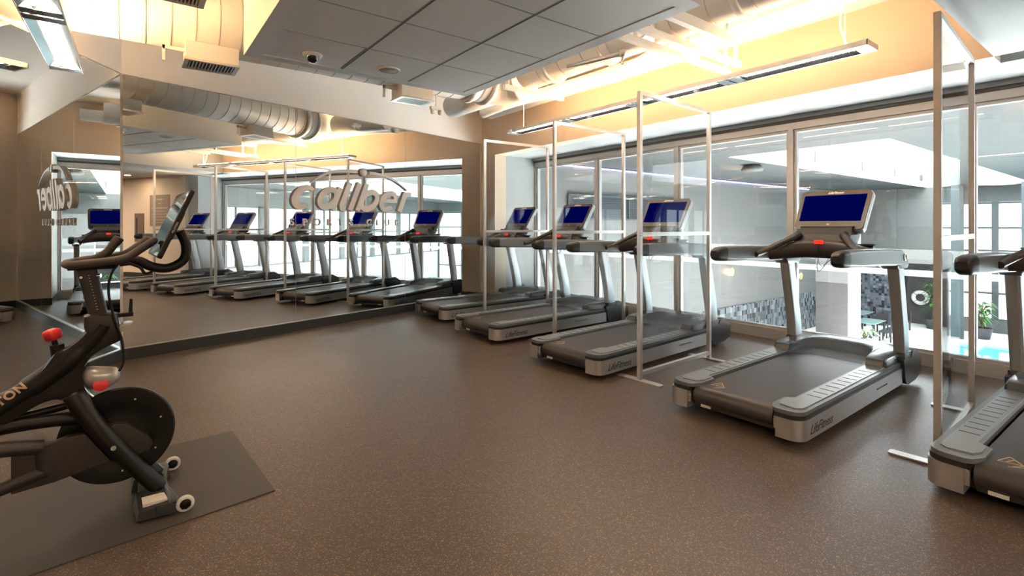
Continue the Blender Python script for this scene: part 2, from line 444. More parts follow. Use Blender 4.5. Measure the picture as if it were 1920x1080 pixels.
for i in range(3):
    for j in range(4):
        m = MB()
        dz = .0
        x0, x1, y0, y1 = TX[i]+.010, TX[i+1]-.010, TY[j]+.008, TY[j+1]-.008
        if i == 0: x0 = TX[0]+.002
        if i == 2: x1 = TX[3]-.005
        if j == 3 and i == 0: x1 -= .012
        m.box(x0, x1, y0, y1, BZ+.006, BZ+.03)
        m.build('ceiling_tile', M_tile, bulk)
# thin dark shadow gap around the tiles comes from the backing

# dome camera, speaker, smoke detector
t = thing('dome_camera', 'small black dome security camera on the dropped ceiling panel', 'camera', (1.157, 4.20, BZ+.004))
MB().disc((0, 0, 0), (0, 0, -1), [(0, 0), (.075, 0), (.075, .012), (.062, .022), (.055, .024)]).build('mount_ring', M_letter, t)
MB().disc((0, 0, 0), (0, 0, -1), [(.052, .02), (.050, .035), (.040, .055), (.022, .068), (0, .072)]).build('dome', mat('smoked_dome', (.02, .022, .02), .08, coat=1), t)
t = thing('ceiling_speaker', 'round white ceiling speaker beside the dome camera', 'speaker', (1.806, 4.20, BZ+.004))
MB().disc((0, 0, 0), (0, 0, -1), [(.10, 0), (.10, .008), (.088, .014), (.084, .010)]).build('rim', M_letter, t)
MB().disc((0, 0, 0), (0, 0, -1), [(0, .010), (.084, .010), (.084, 0)]).build('grille', mat('speaker_grille', (.36, .36, .35), .6), t)

# ---------------------------------------------------------------- ducts
def spiral_duct(root, p0, p1, r, pitch, mt, seams=True, seg=28):
    MB().tube([p0, p1], r, seg).build('duct_pipe', mt, root)
    p0 = Vector(p0); p1 = Vector(p1); d = p1-p0; n = int(d.length/pitch)
    for k in range(1, n):
        q = p0 + d*(k/n); e = d.normalized()*.008
        MB().tube([q-e*.6, q+e*.6], r+.003, seg).build('seam_ring', M_ductseam, root)
t = thing('air_duct', 'large round spiral air duct running above the mirror wall', 'duct', (0, 0, 0))
spiral_duct(t, (-.97, 5.30, 3.23), (3.42, 5.30, 3.23), .285, .17, M_duct)
el = MB(); a = [(3.42, 5.30, 3.23), (3.60, 5.30, 3.23), (3.76, 5.26, 3.23), (3.90, 5.14, 3.23), (3.96, 4.96, 3.23)]
el.tube(smooth_path(a, 4), .285, 28); el.build('elbow', M_duct, t)
MB().tube([(3.28, 5.3, 3.23), (3.36, 5.3, 3.23)], .315, 28).build('collar', M_duct, t); MB().tube([(3.54, 5.3, 3.23), (3.60, 5.3, 3.23)], .31, 28).build('collar', M_duct, t)
t['label'] = 'large round white air duct running crosswise above the long mirror wall'
t = thing('air_duct', 'round white air duct running lengthwise near the window wall', 'duct')
spiral_duct(t, (3.80, 4.7, 3.22), (3.80, .85, 3.22), .20, .34, M_duct)
cl = MB()
for y in (4.25, 3.45, 2.95, 2.05): MB().tube([(3.80, y, 3.22), (3.80, y-.05, 3.22)], .225, 28).build('collar', M_duct, t)
sd = MB(); sd.tube([(3.95, 5.62, 3.22), (3.95, 6.75, 3.22)], .17, 24); sd.build('reducer', M_duct, t)
t = thing('branch_duct', 'ribbed flexible branch duct crossing from the ceiling panel to the window wall', 'duct')
p = smooth_path([(3.1, 2.95, 3.16), (3.55, 2.86, 3.18), (4.0, 2.9, 3.2), (4.35, 3.1, 3.2)], 5)
MB().tube(p, .16, 24).build('duct_pipe', M_duct, t)
for k in range(1, len(p)-1, 2):
    e = (p[k+1]-p[k-1]).normalized()*.006
    MB().tube([p[k]-e, p[k]+e], .165, 24).build('seam_ring', M_ductseam, t)
t = thing('insulated_pipe', 'thick wrapped white pipe hung along the top of the window wall', 'pipe')
MB().tube([(4.90, .85, 3.32), (4.90, 7.1, 3.32)], .105, 20).build('insulation', M_insul, t)
for y in (1.6, 3.1, 4.4, 5.6, 6.7):
    MB().box(4.893, 4.907, y-.01, y+.01, 3.40, HC).build('hanger_rod', M_duct, t)
t = thing('insulated_pipe', 'thin wrapped pipe with a wavy bend beside the lengthwise duct', 'pipe')
MB().tube(smooth_path([(4.42, 6.6, 3.16), (4.40, 5.8, 3.18), (4.36, 5.0, 3.14), (4.5, 4.5, 3.18), (4.52, 3.9, 3.14), (4.42, 3.2, 3.2), (4.45, 2.0, 3.2), (4.45, .85, 3.2)], 6), .075, 16).build('insulation', M_insul, t)
t = thing('sprinkler_pipe', 'grey sprinkler pipe with a hanging brass sprinkler head', 'pipe')
MB().tube([(3.36, 3.55, 2.92), (3.50, 2.985, 2.92)], .022, 12).build('pipe', M_aluf, t)
h = MB(); h.cyl((3.50, 2.985, 2.95), (3.50, 2.985, 2.885), .032, 14); h.build('fitting', M_aluf, t)
h = MB(); h.cyl((3.50, 2.985, 2.885), (3.50, 2.985, 2.865), .013, 10); h.torus((3.50, 2.985, 2.845), (1, 0, 0), .016, .003, 16, 6); h.disc((3.50, 2.985, 2.825), (0, 0, -1), [(0, 0), (.018, 0), (.018, .003), (0, .003)], 12); h.build('sprinkler_head', M_chrome, t)
for i, (x0, x1, y, lb) in enumerate(((3.05, 4.74, 2.68, 'long white steel channel hung under the ducts, middle one of three'), (2.95, 4.58, 2.49, 'white steel channel hung under the ducts, nearer one with drop rods'), (2.95, 3.95, 2.21, 'short wide white steel channel hung under the ducts, nearest the camera'))):
    t = thing('support_channel', lb, 'bracket', (0, 0, 0), group='steel channels under the ducts')
    MB().box(x0, x1, y-.025, y+.025, 2.88, 2.93 if i < 2 else 2.96).build('channel', M_duct, t)
    for x in ((x0+.25, x1-.06) if i < 2 else (x1-.06, x1-.02)): MB().box(x-.012, x+.012, y-.012, y+.012, 2.93, HC).build('drop_rod', M_duct, t)
t = thing('support_channel', 'short white channel stub under the far end of the lengthwise duct', 'bracket', group='steel channels under the ducts')
MB().box(3.35, 4.25, 4.55, 4.60, 2.93, 2.98).build('channel', M_duct, t)
MB().box(3.40, 3.415, 4.565, 4.58, 2.98, HC).build('drop_rod', M_duct, t)
def vent_box(x0, x1, y0, y1, z0, z1, label):
    t = thing('air_vent', label, 'vent', ((x0+x1)/2, (y0+y1)/2, z0), group='boxed air outlets')
    cx, cy = (x0+x1)/2, (y0+y1)/2
    MB().box(x0-cx, x1-cx, y0-cy, y1-cy, .018, z1-z0).build('housing', M_duct, t)
    f = MB(); w = .025
    f.box(x0-cx-.01, x1-cx+.01, y0-cy-.01, y0-cy+w, 0, .018); f.box(x0-cx-.01, x1-cx+.01, y1-cy-w, y1-cy+.01, 0, .018)
    f.box(x0-cx-.01, x0-cx+w, y0-cy+w, y1-cy-w, 0, .018); f.box(x1-cx-w, x1-cx+.01, y0-cy+w, y1-cy-w, 0, .018)
    f.build('grille_frame', M_aluf, t)
    f = MB(); n = 14
    for k in range(n):
        x = x0-cx+w + (x1-x0-2*w)*(k+.5)/n
        f.box(x-.004, x+.004, y0-cy+w, y1-cy-w, .001, .016)
    f.build('louvre_blades', M_aluf, t)
    MB().box(x0-cx+w, x1-cx-w, y0-cy+w, y1-cy-w, .0165, .018).build('grille_backing', M_dark, t)
    br = MB(); br.box(x0-cx-.16, x0-cx+.02, -.015, .015, .1, .13); br.box(x0-cx-.16, x0-cx-.14, -.015, .015, .0, .13); br.build('bracket', M_duct, t)
vent_box(.36, .76, 5.08, 5.38, 2.80, 2.965, 'boxed air outlet under the crosswise duct, nearest the left corner')
vent_box(2.36, 2.74, 5.12, 5.40, 2.80, 2.965, 'boxed air outlet under the crosswise duct, by the right end of the dropped ceiling')
vent_box(.03, .36, 3.54, 3.84, 2.80, 2.965, 'boxed air outlet at the top edge left of the dropped ceiling')
t = thing('emergency_light', 'small twin-head fitting under the ceiling by the far mirror corner', 'lamp', (3.50, 6.45, 3.0))
MB().box(-.09, .09, -.03, .03, .06, .10).build('base', M_duct, t)
for x in (-.06, .06): MB().disc((x, 0, .05), (0, -.5, -1), [(0, 0), (.03, 0), (.035, .05), (0, .055)], 14).build('lamp_head', M_duct, t)
MB().box(-.008, .008, -.008, .008, .10, HC-3.0).build('stem', M_duct, t)

# ---------------------------------------------------------------- hanging light fixtures
def fixture(x, y0, y1, z, nseg, label, w=.215):
    t = thing('pendant_light', label, 'lamp', (x, (y0+y1)/2, z), group='long pendant light troughs')
    h = (y1-y0)/2
    b = MB(); b.box(-w/2, -w/2+.006, -h, h, 0, .042); b.box(w/2-.006, w/2, -h, h, 0, .042)
    b.box(-w/2, w/2, -h, -h+.006, 0, .042); b.box(-w/2, w/2, h-.006, h, 0, .042)
    b.box(-w/2+.006, w/2-.006, -h+.006, h-.006, .035, .040)
    b.build('trough', M_aluf, t)
    seg = (2*h)/nseg
    for k in range(nseg):
        rf = MB(); lv = MB(); up = MB()
        a = -h + seg*k + .012; e = a + seg - .024
        # sloped reflector sides and end blanks
        rf.quad([(-w/2+.007, a, .003), (-w/2+.007, e, .003), (-.045, e, .033), (-.045, a, .033)])
        rf.quad([(w/2-.007, a, .003), (.045, a, .033), (.045, e, .033), (w/2-.007, e, .003)])
        rf.box(-w/2+.007, w/2-.007, a, a+.09, .003, .006); rf.box(-w/2+.007, w/2-.007, e-.09, e, .003, .006)
        rf.box(-.002, .002, a+.09, e-.09, .016, .022)
        for sx in (-.030, -.010, .010, .030): MB().box(sx-.0055, sx+.0055, a+.10, e-.10, .024, .032).build('lamp_tube', M_lamp, t)
        n = int((e-a-.2)/.035)
        for q in range(n):
            yy = a+.1+(e-a-.2)*(q+.5)/n
            lv.box(-.045, .045, yy-.0015, yy+.0015, .016, .021)
        up.box(-.05, .05, a+.06, e-.06, .044, .056)
        rf.build('reflector', M_louv, t); lv.build('louvre', M_louv, t)
        up.build('uplight_tube', M_lampup, t)
    for yy in (-h+.18, h-.25):
        MB().cyl((0, yy, .07), (0, yy, HC-z), .003, 6).build('suspension_wire', M_duct, t)
    return t
fixture(4.31, 1.33, 5.68, 2.68, 4, 'long silver pendant light trough hanging in front of the window wall')
MB_c = None
t = fixture(-.44, 1.45, 5.56, 2.66, 3, 'pendant light trough hanging at upper left above the exercise bike')
# feed cable of the window side fixture
o = MB().tube(smooth_path([(4.33, 1.50, 2.74), (4.36, 1.56, 2.95), (4.30, 1.50, 3.2), (4.33, 1.46, HC)], 6), .006, 8).build('power_cable', M_duct)
tag(o, 'pale power cable dropping to the near end of the window side pendant light', 'cable')

def downlight(x, y, label):
    t = thing('downlight', label, 'lamp', (x, y, LC), group='recessed downlights')
    MB().disc((0, 0, 0), (0, 0, -1), [(.085, -.001), (.085, .005), (.07, .006), (.065, .0)], 28).build('rim', M_letter, t)
    MB().disc((0, 0, 0), (0, 0, -1), [(0, .002), (.065, .002)], 28).build('lamp', M_down, t)
for (x, y, l) in ((4.70, -1.9, 'recessed downlight seen in the mirror near the tan wall sign'), (2.6, -1.9, 'recessed downlight second from the window wall, behind the camera'), (.5, -1.9, 'recessed downlight directly behind the camera'), (-1.6, -1.9, 'recessed downlight near the left wall behind the camera'),
                  (2.6, -5.2, 'recessed downlight by the back wall, window side'), (-.5, -5.2, 'recessed downlight by the back wall, left side')):
    downlight(x, y, l)

def fill_panel(x, y, label):  # added glowing ceiling panels, out of view, to brighten the gym interior
    t = thing('fill_light_panel', label, 'lamp', (x, y, LC), group='added fill light panels behind the camera')
    f = MB(); f.box(-.31, .31, -.61, -.585, -.012, 0); f.box(-.31, .31, .585, .61, -.012, 0); f.box(-.31, -.285, -.585, .585, -.012, 0); f.box(.285, .31, -.585, .585, -.012, 0); f.build('frame', M_letter, t)
    MB().box(-.285, .285, -.585, .585, -.006, -.001).build('diffuser', M_fill, t)
M_fill = mat('warm_fill_glow', (1, 1, 1), .5, emit=(1, .80, .62), es=3.2)
for (x, y, l) in ((1.6, -2.6, 'added fill light panel behind the camera, middle front'), (-1.0, -2.6, 'added fill light panel behind the camera, left front'), (3.6, -3.6, 'added fill light panel behind the camera, right rear'),
                  (1.6, -4.4, 'added fill light panel behind the camera, middle rear'), (-1.0, -4.4, 'added fill light panel behind the camera, left rear'), (6.6, -5.4, 'added fill light panel in the side hall by the cable machine')):
    fill_panel(x, y, l)

# ---------------------------------------------------------------- wall sign (raised letters)
sg = thing('wall_sign', 'raised pale letters and arc reading caliber sports club on the mirror', 'sign', (0, 0, 0))
def ribbon(pts, wds, th0, th1, closed=False):
    """flat stroke in (s,z) wall coordinates with width list, extruded out of the wall"""
    P = [Vector((p[0], p[1])) for p in pts]; n = len(P)
    W = wds if isinstance(wds, (list, tuple)) else [wds]*n
    Lf, Rt = [], []
    for i, p in enumerate(P):
        if closed: d = P[(i+1) % n]-P[i-1]
        else: d = P[min(i+1, n-1)]-P[max(i-1, 0)]
        d.normalize(); nn = Vector((-d.y, d.x))
        Lf.append(p+nn*W[i]/2); Rt.append(p-nn*W[i]/2)
    m = MB(); b = m.bm
    def V(q, o): return b.verts.new(F_main @ Vector((q.x, q.y, o)))
    A = [V(q, th0) for q in Lf]; B = [V(q, th0) for q in Rt]; C_ = [V(q, th1) for q in Lf]; D = [V(q, th1) for q in Rt]
    r = n if closed else n-1
    for i in range(r):
        j = (i+1) % n
        b.faces.new([A[i], A[j], B[j], B[i]]); b.faces.new([C_[i], D[i], D[j], C_[j]])
        b.faces.new([A[i], C_[i], C_[j], A[j]]); b.faces.new([B[i], B[j], D[j], D[i]])
    if not closed:
        b.faces.new([A[0], B[0], D[0], C_[0]]); b.faces.new([A[-1], C_[-1], D[-1], B[-1]])
    return m
def arcp(cx, cy, rx, ry, a0, a1, sh=.42, n=26, zb=1.6):
    out = []
    for k in range(n+1):
        a = math.radians(a0+(a1-a0)*k/n); x = cx+rx*math.cos(a); z = cy+ry*math.sin(a)
        out.append((x+(z-zb)*sh, z))
    return out
def st(x, z0, z1, sh=.42, zb=1.6): return [(x+(z0-zb)*sh, z0), (x+(z1-zb)*sh, z1)]
T0, T1 = -.003, .030
ribbon(arcp(1.905, 1.762, .125, .128, 48, 312), [.035+.05*math.sin(PI*min(1, max(0, k/26)))+.012 for k in range(27)], T0, T1).build('letter_c', M_letter, sg)
m = ribbon(arcp(2.255, 1.762, .118, .122, 0, 360, n=32)[:-1], .080, T0, T1, True); m2 = ribbon(st(2.385, 1.602, 1.915), .075, T0, T1+.0008)
for a_ in (m,): a_.build('letter_a', M_letter, sg)
m2.build('letter_a_stem', M_letter, sg)
ribbon([(2.585, 1.605), (2.54, 1.625), (2.535, 1.68)] + [(2.535+(z-1.68)*.42, z) for z in (1.72, 1.8, 1.9, 2.0)], [.05, .085, .085, .082, .082, .082, .082], T0, T1).build('letter_l', M_letter, sg)
ribbon(st(2.665, 1.60, 2.005), .078, T0, T1).build('letter_i', M_letter, sg)
ribbon(st(2.790, 1.60, 2.003), .075, T0, T1).build('letter_b', M_letter, sg)
ribbon(arcp(2.930, 1.755, .130, .128, 0, 360, n=32)[:-1], .080, T0, T1+.0008, True).build('letter_b_bowl', M_letter, sg)
ribbon([(3.175+.05, 1.765), (3.52, 1.765)], .05, T0, T1).build('letter_e_bar', M_letter, sg)
ribbon(arcp(3.290, 1.755, .125, .125, 2, 318), [.06+.03*math.sin(PI*k/26) for k in range(27)], T0, T1+.0008).build('letter_e', M_letter, sg)
ribbon(st(3.560, 1.603, 1.91), .085, T0, T1).build('letter_r', M_letter, sg)
ribbon([(3.66, 1.80), (3.70, 1.865), (3.75, 1.890), (3.80, 1.885)], [.05, .06, .06, .06], T0, T1+.0008).build('letter_r_arm', M_letter, sg)
# arc and dot
ap = [(2.076, 1.963), (2.17, 2.035), (2.295, 2.098), (2.42, 2.14), (2.54, 2.160), (2.66, 2.168), (2.79, 2.168)]
ribbon([(v.x, v.y) for v in smooth_path([(a, b_, 0) for a, b_ in ap], 5)], [.008+.034*min(1, k/18) for k in range(31)], T0, T1).build('arc', M_letter, sg)
ap = [(3.005, 2.168), (3.12, 2.166), (3.297, 2.140), (3.46, 2.088), (3.60, 2.02), (3.718, 1.945)]
q = [(v.x, v.y) for v in smooth_path([(a, b_, 0) for a, b_ in ap], 5)]
ribbon(q, [.045-.037*k/25 for k in range(26)], T0, T1).build('arc', M_letter, sg)
m = MB(); m.disc(F_main @ Vector((2.895, 2.168, T0)), nm, [(0, 0), (.058, 0), (.058, .034), (0, .034)], 32); m.build('dot', M_letter, sg)
for ch, s0 in zip('SPORTSCLUB', (1.783, 1.958, 2.118, 2.315, 2.488, 2.672, 2.965, 3.138, 3.302, 3.497)):
    F = F_main @ Matrix.Translation(Vector((s0, 1.388, .004)))
    text('letter_'+ch.lower(), ch, .128, M_letter, sg, F, bold=.002, ext=.006)

# ---------------------------------------------------------------- treadmills
def make_treadmill(label):
    t = thing('treadmill', label, 'treadmill', (0, 0, 0), group='treadmills in a row facing the window')
    HW = .475
    # underframe
    m = MB(); m.box(.10, 2.2, -.36, .36, .055, .13); m.box(.06, .12, -.28, .28, .06, .09, .005)
    m.build('underframe', M_black, t)
    for s in (-1, 1):
        m = MB(); m.tube([(.30, s*.33, .03), (.30, s*.37, .03)], .030, 16); m.build('rear_foot', M_black, t)
        m = MB(); m.tube([(2.22, s*.33, .035), (2.22, s*.38, .035)], .035, 16); m.build('front_wheel', M_black, t)
    MB().box(.052, .058, .16, .235, .064, .083).build('rating_sticker', M_stick, t)
    # belt loop
    prof = []
    for k in range(9):
        a = math.radians(90+180*k/8); prof.append((.095+.066*math.cos(a), .140+.066*math.sin(a)))
    prof += [(1.9, .074), (1.9, .206)]
    m = MB(); m.prism(prof, -.283, .283, 'y'); b = m.build('running_belt', M_belt, t, 40)
    mb = MB()
    for (p, q) in (((.05, .02), (.18, .06)), ((.02, .0), (.15, .03)),):
        pass
    # triangular mark on the belt
    def bmark(m, x, y, s):
        z0 = .2066
        def L(a, b2, w=.007):
            a = Vector(a); b2 = Vector(b2); d = (b2-a).normalized(); n = Vector((-d.y, d.x))*w/2
            m.quad([(*(a+n), z0), (*(b2+n), z0), (*(b2-n), z0), (*(a-n), z0)])
        L((x, y), (x+.10*s, y-.03*s)); L((x+.10*s, y-.03*s), (x+.02*s, y-.09*s)); L((x+.02*s, y-.09*s), (x, y))
        L((x+.015*s, y-.03*s), (x+.07*s, y-.05*s)); L((x-.03*s, y-.06*s), (x+.03*s, y-.105*s)); L((x-.05*s, y-.045*s), (x+.0*s, y-.11*s))
    m = MB(); bmark(m, .16, .22, 1.0); m.build('belt_mark', M_gold, t)
    # side rails with wrapped rear corners
    for s in (-1, 1):
        r = .085
        def outl(o, xr, xi, inner):
            pts = [(1.93, s*inner), (1.93, s*(HW-o))]
            for k in range(9):
                a = math.radians(90*k/8)
                pts.append((xr+r-r*math.sin(a), s*(HW-o-r+r*math.cos(a))))
            pts.append((xr, s*inner))
            return pts
        m = MB(); m.prism(outl(0, 0.0, 0, .315), .045, .172, 'z'); m.build('side_rail_cover', M_silver, t, 35)
        m = MB(); m.prism(outl(.006, .006, 0, .305), .172, .198, 'z'); m.build('rail_gasket', M_black, t, 35)
        m = MB()
        pts = [(1.93, s*.300), (1.93, s*(HW-.010))]
        for k in range(9):
            a = math.radians(90*k/8); pts.append((.012+r-r*math.sin(a), s*(HW-.010-r+r*math.cos(a))))
        pts += [(.012, s*.315), (.03, s*.285), (.10, s*.255), (.27, s*.255), (.30, s*.300)]
        m.prism(pts, .198, .222, 'z', .0)
        # raised tread surface
        pts2 = [(1.62, s*.318), (1.62, s*.436), (.16, s*.436), (.115, s*.43), (.085, s*.40), (.10, s*.30), (.16, s*.278), (.26, s*.278), (.30, s*.318)]
        m.build('foot_platform', M_grey, t, 35)
        m = MB(); m.prism(pts2, .222, .228, 'z'); m.build('step_surface', M_step, t, 35)
        m = MB()
        for k in range(10):
            x = .42+k*.105; m.box(x-.0035, x+.0035, s*.335, s*.425, .2275, .2292)
        m.build('grip_slots', M_slot, t)
        m = MB(); m.box(.02, .045, s*.296, s*.318, .085, .165, .003); m.cyl((.018, s*.307, .14), (.045, s*.307, .14), .012, 10)
        m.build('belt_adjuster', M_alu, t)
        # script on the rail
        if s == -1: F = frame_matrix((.115, -HW-.0008, .073), (1, 0, 0), (0, 0, 1))
        else: F = frame_matrix((.455, HW+.0008, .073), (-1, 0, 0), (0, 0, 1))
        text('rail_script', 'LifeFitness', .086, M_logo_d, t, F, shear=.5, ext=.0006, space=.96)
        if s == -1: F = frame_matrix((1.30, -HW-.0008, .115), (1, 0, 0), (0, 0, 1))
        else: F = frame_matrix((1.62, HW+.0008, .115), (-1, 0, 0), (0, 0, 1))
        text('rail_caption', 'FlexDeck Shock Absorption', .022, M_logo_d, t, F, shear=.2, ext=.0004)
    # motor cover
    def ring(y, x0, lip, top, back):
        return [(x0, y, .205), (x0+.03, y, .212), (x0+(lip-x0)*.55, y, .226), (x0+(lip-x0)*.88, y, .258), (lip-.004, y, top-.012), (lip+.05, y, top), (back-.12, y, top+.006), (back-.03, y, top-.012), (back, y, top-.06), (back, y, .06), (x0+.05, y, .06)]
    st_ = []
    for y in (-.445, -.425, -.33, -.305, -.295, -.275, -.24, -.16, 0, .16, .24, .275, .295, .305, .33, .425, .445):
        ay = abs(y)
        if ay >= .30: x0, lip, top = 1.575, 1.63, .292
        elif ay > .29: x0, lip, top = 1.62, 1.72, .296
        elif ay > .26: x0, lip, top = 1.66, 1.86, .302
        elif ay > .2: x0, lip, top = 1.68, 1.96, .308
        else: x0, lip, top = 1.69, 2.00, .312
        if ay > .44: x0, lip, top = 1.60, 1.66, .27
        st_.append(ring(y, x0, lip, top, 2.335))
    m = MB(); m.loft(st_); m.build('motor_cover', mat('motor_cover_grey', (.085, .092, .10), .24), t, 50)
    for s in (-1, 1):
        out = [(1.925, .195), (1.945, .09), (1.985, .035), (2.05, .022), (2.24, .030), (2.37, .062), (2.40, .082), (2.40, .208), (2.31, .258), (2.215, .305), (2.15, .292), (2.12, .245), (1.99, .250), (1.96, .262), (1.905, .25)]
        m = MB(); m.prism(out, s*.435, s*.492, 'y', .006); m.build('side_cover', mat('side_cover_dark_grey', (.045, .048, .053), .36), t, 22)
        # uprights
        p = MB()
        def sec(x, z, y, dx, dy, r=.02):
            pp = rounded(x-dx, x+dx, y-dy, y+dy, r, 3); return [(a, b2, z) for a, b2 in pp]
        p.loft([sec(2.065, .22, s*.435, .080, .040), sec(2.02, .50, s*.437, .078, .042), sec(1.945, .80, s*.437, .075, .043), sec(1.885, 1.035, s*.437, .074, .043)])
        p.build('upright', M_upr, t, 40)
        m = MB(); m.loft([sec(2.062, .21, s*.435, .108, .050, .02), sec(2.058, .285, s*.435, .105, .049, .02), sec(2.056, .295, s*.435, .096, .047, .02)]); m.build('upright_boot', M_black, t, 40)
        m = MB(); m.loft([sec(1.885, 1.02, s*.433, .125, .062, .02), sec(1.865, 1.055, s*.430, .16, .070, .02), sec(1.86, 1.09, s*.43, .16, .062, .02)]); m.build('upright_collar', M_grey, t, 40)
        # hand rail
        def hs(x, zt, zb, yo, yi, r=.022):
            pp = rounded(min(s*yo, s*yi), max(s*yo, s*yi), zb, zt, r, 4); return [(x, a, b2) for a, b2 in pp]
        m = MB(); m.loft([hs(.725, 1.205, 1.082, .496, .400, .03), hs(.90, 1.206, 1.078, .500, .398), hs(1.25, 1.200, 1.070, .502, .392), hs(1.60, 1.192, 1.055, .502, .385), hs(1.85, 1.180, 1.045, .500, .385), hs(1.945, 1.150, 1.045, .498, .387, .03), hs(1.99, 1.100, 1.045, .494, .390, .02)])
        m.build('handrail', M_grey, t, 40)
        m = MB(); m.loft([hs(.585, 1.168, 1.118, .480, .420, .02), hs(.60, 1.185, 1.100, .486, .412, .025), hs(.64, 1.199, 1.086, .493, .404, .03), hs(.725, 1.205, 1.082, .497, .399, .03)])
        m.build('handrail_cap', M_black, t, 40)
        m = MB(); m.torus((1.90, s*.503, 1.118), (0, 1, 0), .030, .004, 24, 6); m.box(1.885, 1.889, s*.500, s*.506, 1.098, 1.138); m.box(1.899, 1.903, s*.500, s*.506, 1.104, 1.132); m.box(1.885, 1.915, s*.500, s*.506, 1.096, 1.100)
        m.build('rail_emblem', M_alu, t)
        # reaching grip
        m = MB(); pts = [(1.16, s*.385, 1.125), (1.25, s*.370, 1.145), (1.33, s*.325, 1.185), (1.42, s*.255, 1.240), (1.50, s*.195, 1.285)]
        m.tube(smooth_path(pts, 4), [.024]*3+[.025]*3+[.026]*8+[.029]*3, 14); m.build('reaching_grip', M_brown, t, 60)
        m = MB(); m.tube([(1.495, s*.20, 1.280), (1.525, s*.178, 1.300), (1.540, s*.168, 1.306)], [.030, .036, .022], 16); m.build('grip_knob', M_black, t, 60)
        m = MB(); m.tube([(1.345, s*.302, 1.215), (1.435, s*.232, 1.268)], .0085, 8, flat=.5); m.build('pulse_plate', M_alu, t)
        m = MB(); m.disc((1.66, s*.30, 1.200), (0, 0, 1), [(0, .0), (.05, .0), (.075, .026), (.068, .026), (.04, .008), (0, .008)], 24)
        m.build('cup_holder', M_black, t)
    # console bridge
    rings = []
    for y, x0, x1, zt, zb in ((-.40, 1.40, 1.66, 1.180, 1.070), (-.33, 1.42, 1.68, 1.205, 1.075), (-.22, 1.44, 1.70, 1.238, 1.090), (-.10, 1.452, 1.72, 1.256, 1.100), (.10, 1.452, 1.72, 1.256, 1.100), (.22, 1.44, 1.70, 1.238, 1.090), (.33, 1.42, 1.68, 1.205, 1.075), (.40, 1.40, 1.66, 1.180, 1.070)):
        rings.append([(x0, y, zb+.025), (x0-.004, y, zt-.035), (x0+.018, y, zt-.006), (x0+.05, y, zt), (x1, y, zt-.005), (x1+.02, y, zt-.04), (x1, y, zb+.01), (x0+.03, y, zb)])
    m = MB(); m.loft(rings); m.build('console_bridge', M_brown, t, 50)
    MB().box(1.438, 1.462, -.048, .020, 1.222, 1.256, .003).build('stop_tag', M_red, t)
    c = MB(); c.tube(smooth_path([(1.448, -.012, 1.225), (1.444, -.01, 1.15), (1.446, -.012, 1.075), (1.45, -.04, 1.035), (1.455, -.085, 1.075), (1.46, -.11, 1.098)], 5), .0025, 6)
    c.tube(smooth_path([(1.446, -.012, 1.09), (1.45, .0, 1.03), (1.455, -.01, .985), (1.46, -.05, 1.03), (1.46, -.085, 1.098)], 5), .0025, 6)
    c.build('safety_cord', M_black, t)
    m = MB(); m.loft([[(1.50, -.21, 1.235), (1.74, -.21, 1.235), (1.74, .21, 1.235), (1.50, .21, 1.235)], [(1.54, -.225, 1.30), (1.76, -.225, 1.30), (1.76, .225, 1.30), (1.54, .225, 1.30)], [(1.64, -.20, 1.37), (1.80, -.20, 1.37), (1.80, .20, 1.37), (1.64, .20, 1.37)]], smooth=False)
    m.build('console_neck', M_black, t)
    # console housing, tilted. local frame: X right (-y), Y up the face, Z toward runner
    Oc = Vector((1.655, 0, 1.338)); up_ = Vector((.225, 0, .355)).normalized()
    Fc = frame_matrix(Oc, (0, -1, 0), up_)     # z axis = x cross y
    zc = Fc.to_3x3() @ Vector((0, 0, 1))
    sgn = 1 if zc.x < 0 else -1
    def put(m, pts_rounded, z0, z1, name, mt, bev=0):
        m.prism(pts_rounded, z0, z1, 'z', bev)
        bmesh.ops.transform(m.bm, matrix=Fc, verts=m.bm.verts); return m.build(name, mt, t, 40)
    W = .288; Hh = .425
    def trap(w0, w1, h0, h1, r=.04, n=5):
        # rounded trapezoid, wider at the top
        pts = rounded(-1, 1, 0, 1, .0001, 1); pts = rounded(-w1, w1, h0, h1, r, n)
        return [(x*(w0+(w1-w0)*(y-h0)/(h1-h0))/w1, y) for x, y in pts]
    put(MB(), trap(.278, .292, 0, Hh, .045), -.055*sgn, .0, 'back_shell', M_shell, .004)
    put(MB(), trap(.272, .286, .006, Hh-.006, .042), 0, .012*sgn, 'bezel', M_bezel)
    put(MB(), trap(.246, .252, .092, .372, .004, 1), .012*sgn, .0135*sgn, 'display', M_navy)
    put(MB(), rounded(-.215, .215, .020, .032, .004, 2), .012*sgn, .034*sgn, 'reading_ledge', M_bezel)
    put(MB(), rounded(-.17, .17, -.018, .004, .004, 2), -.02*sgn, .018*sgn, 'button_strip', M_black)
    F = Fc @ Matrix.Translation(Vector((0, .385, .0125*sgn)))
    if sgn < 0: F = F @ Matrix.Diagonal(Vector((1, 1, -1, 1)))
    text('console_script', 'LifeFitness', .034, M_logo_l, t, F, shear=.45, ext=.0008, align='CENTER', space=.9, bold=.0006)
    F = Fc @ Matrix.Translation(Vector((0, .052, .0125*sgn)))
    text('console_model_script', 'SE3', .016, M_logo_l, t, F, ext=.0008, align='CENTER')
    return t
R_ = math.radians
tA = make_treadmill('treadmill with navy display farthest away, beside the end of the mirror wall')
tA.location = (3.50, 6.70, 0); tA.rotation_euler = (0, 0, R_(1.0))
dup(tA, (3.33, 5.19, 0), R_(2.3), 'second farthest treadmill, between the two farthest clear divider screens')
dup(tA, (3.255, 3.54, 0), R_(3.4), 'treadmill seen through the tall divider screen in the middle of the row')
tD = dup(tA, (3.245, 1.845, 0), R_(.5), 'large unobstructed treadmill with its whole belt and navy display in view')
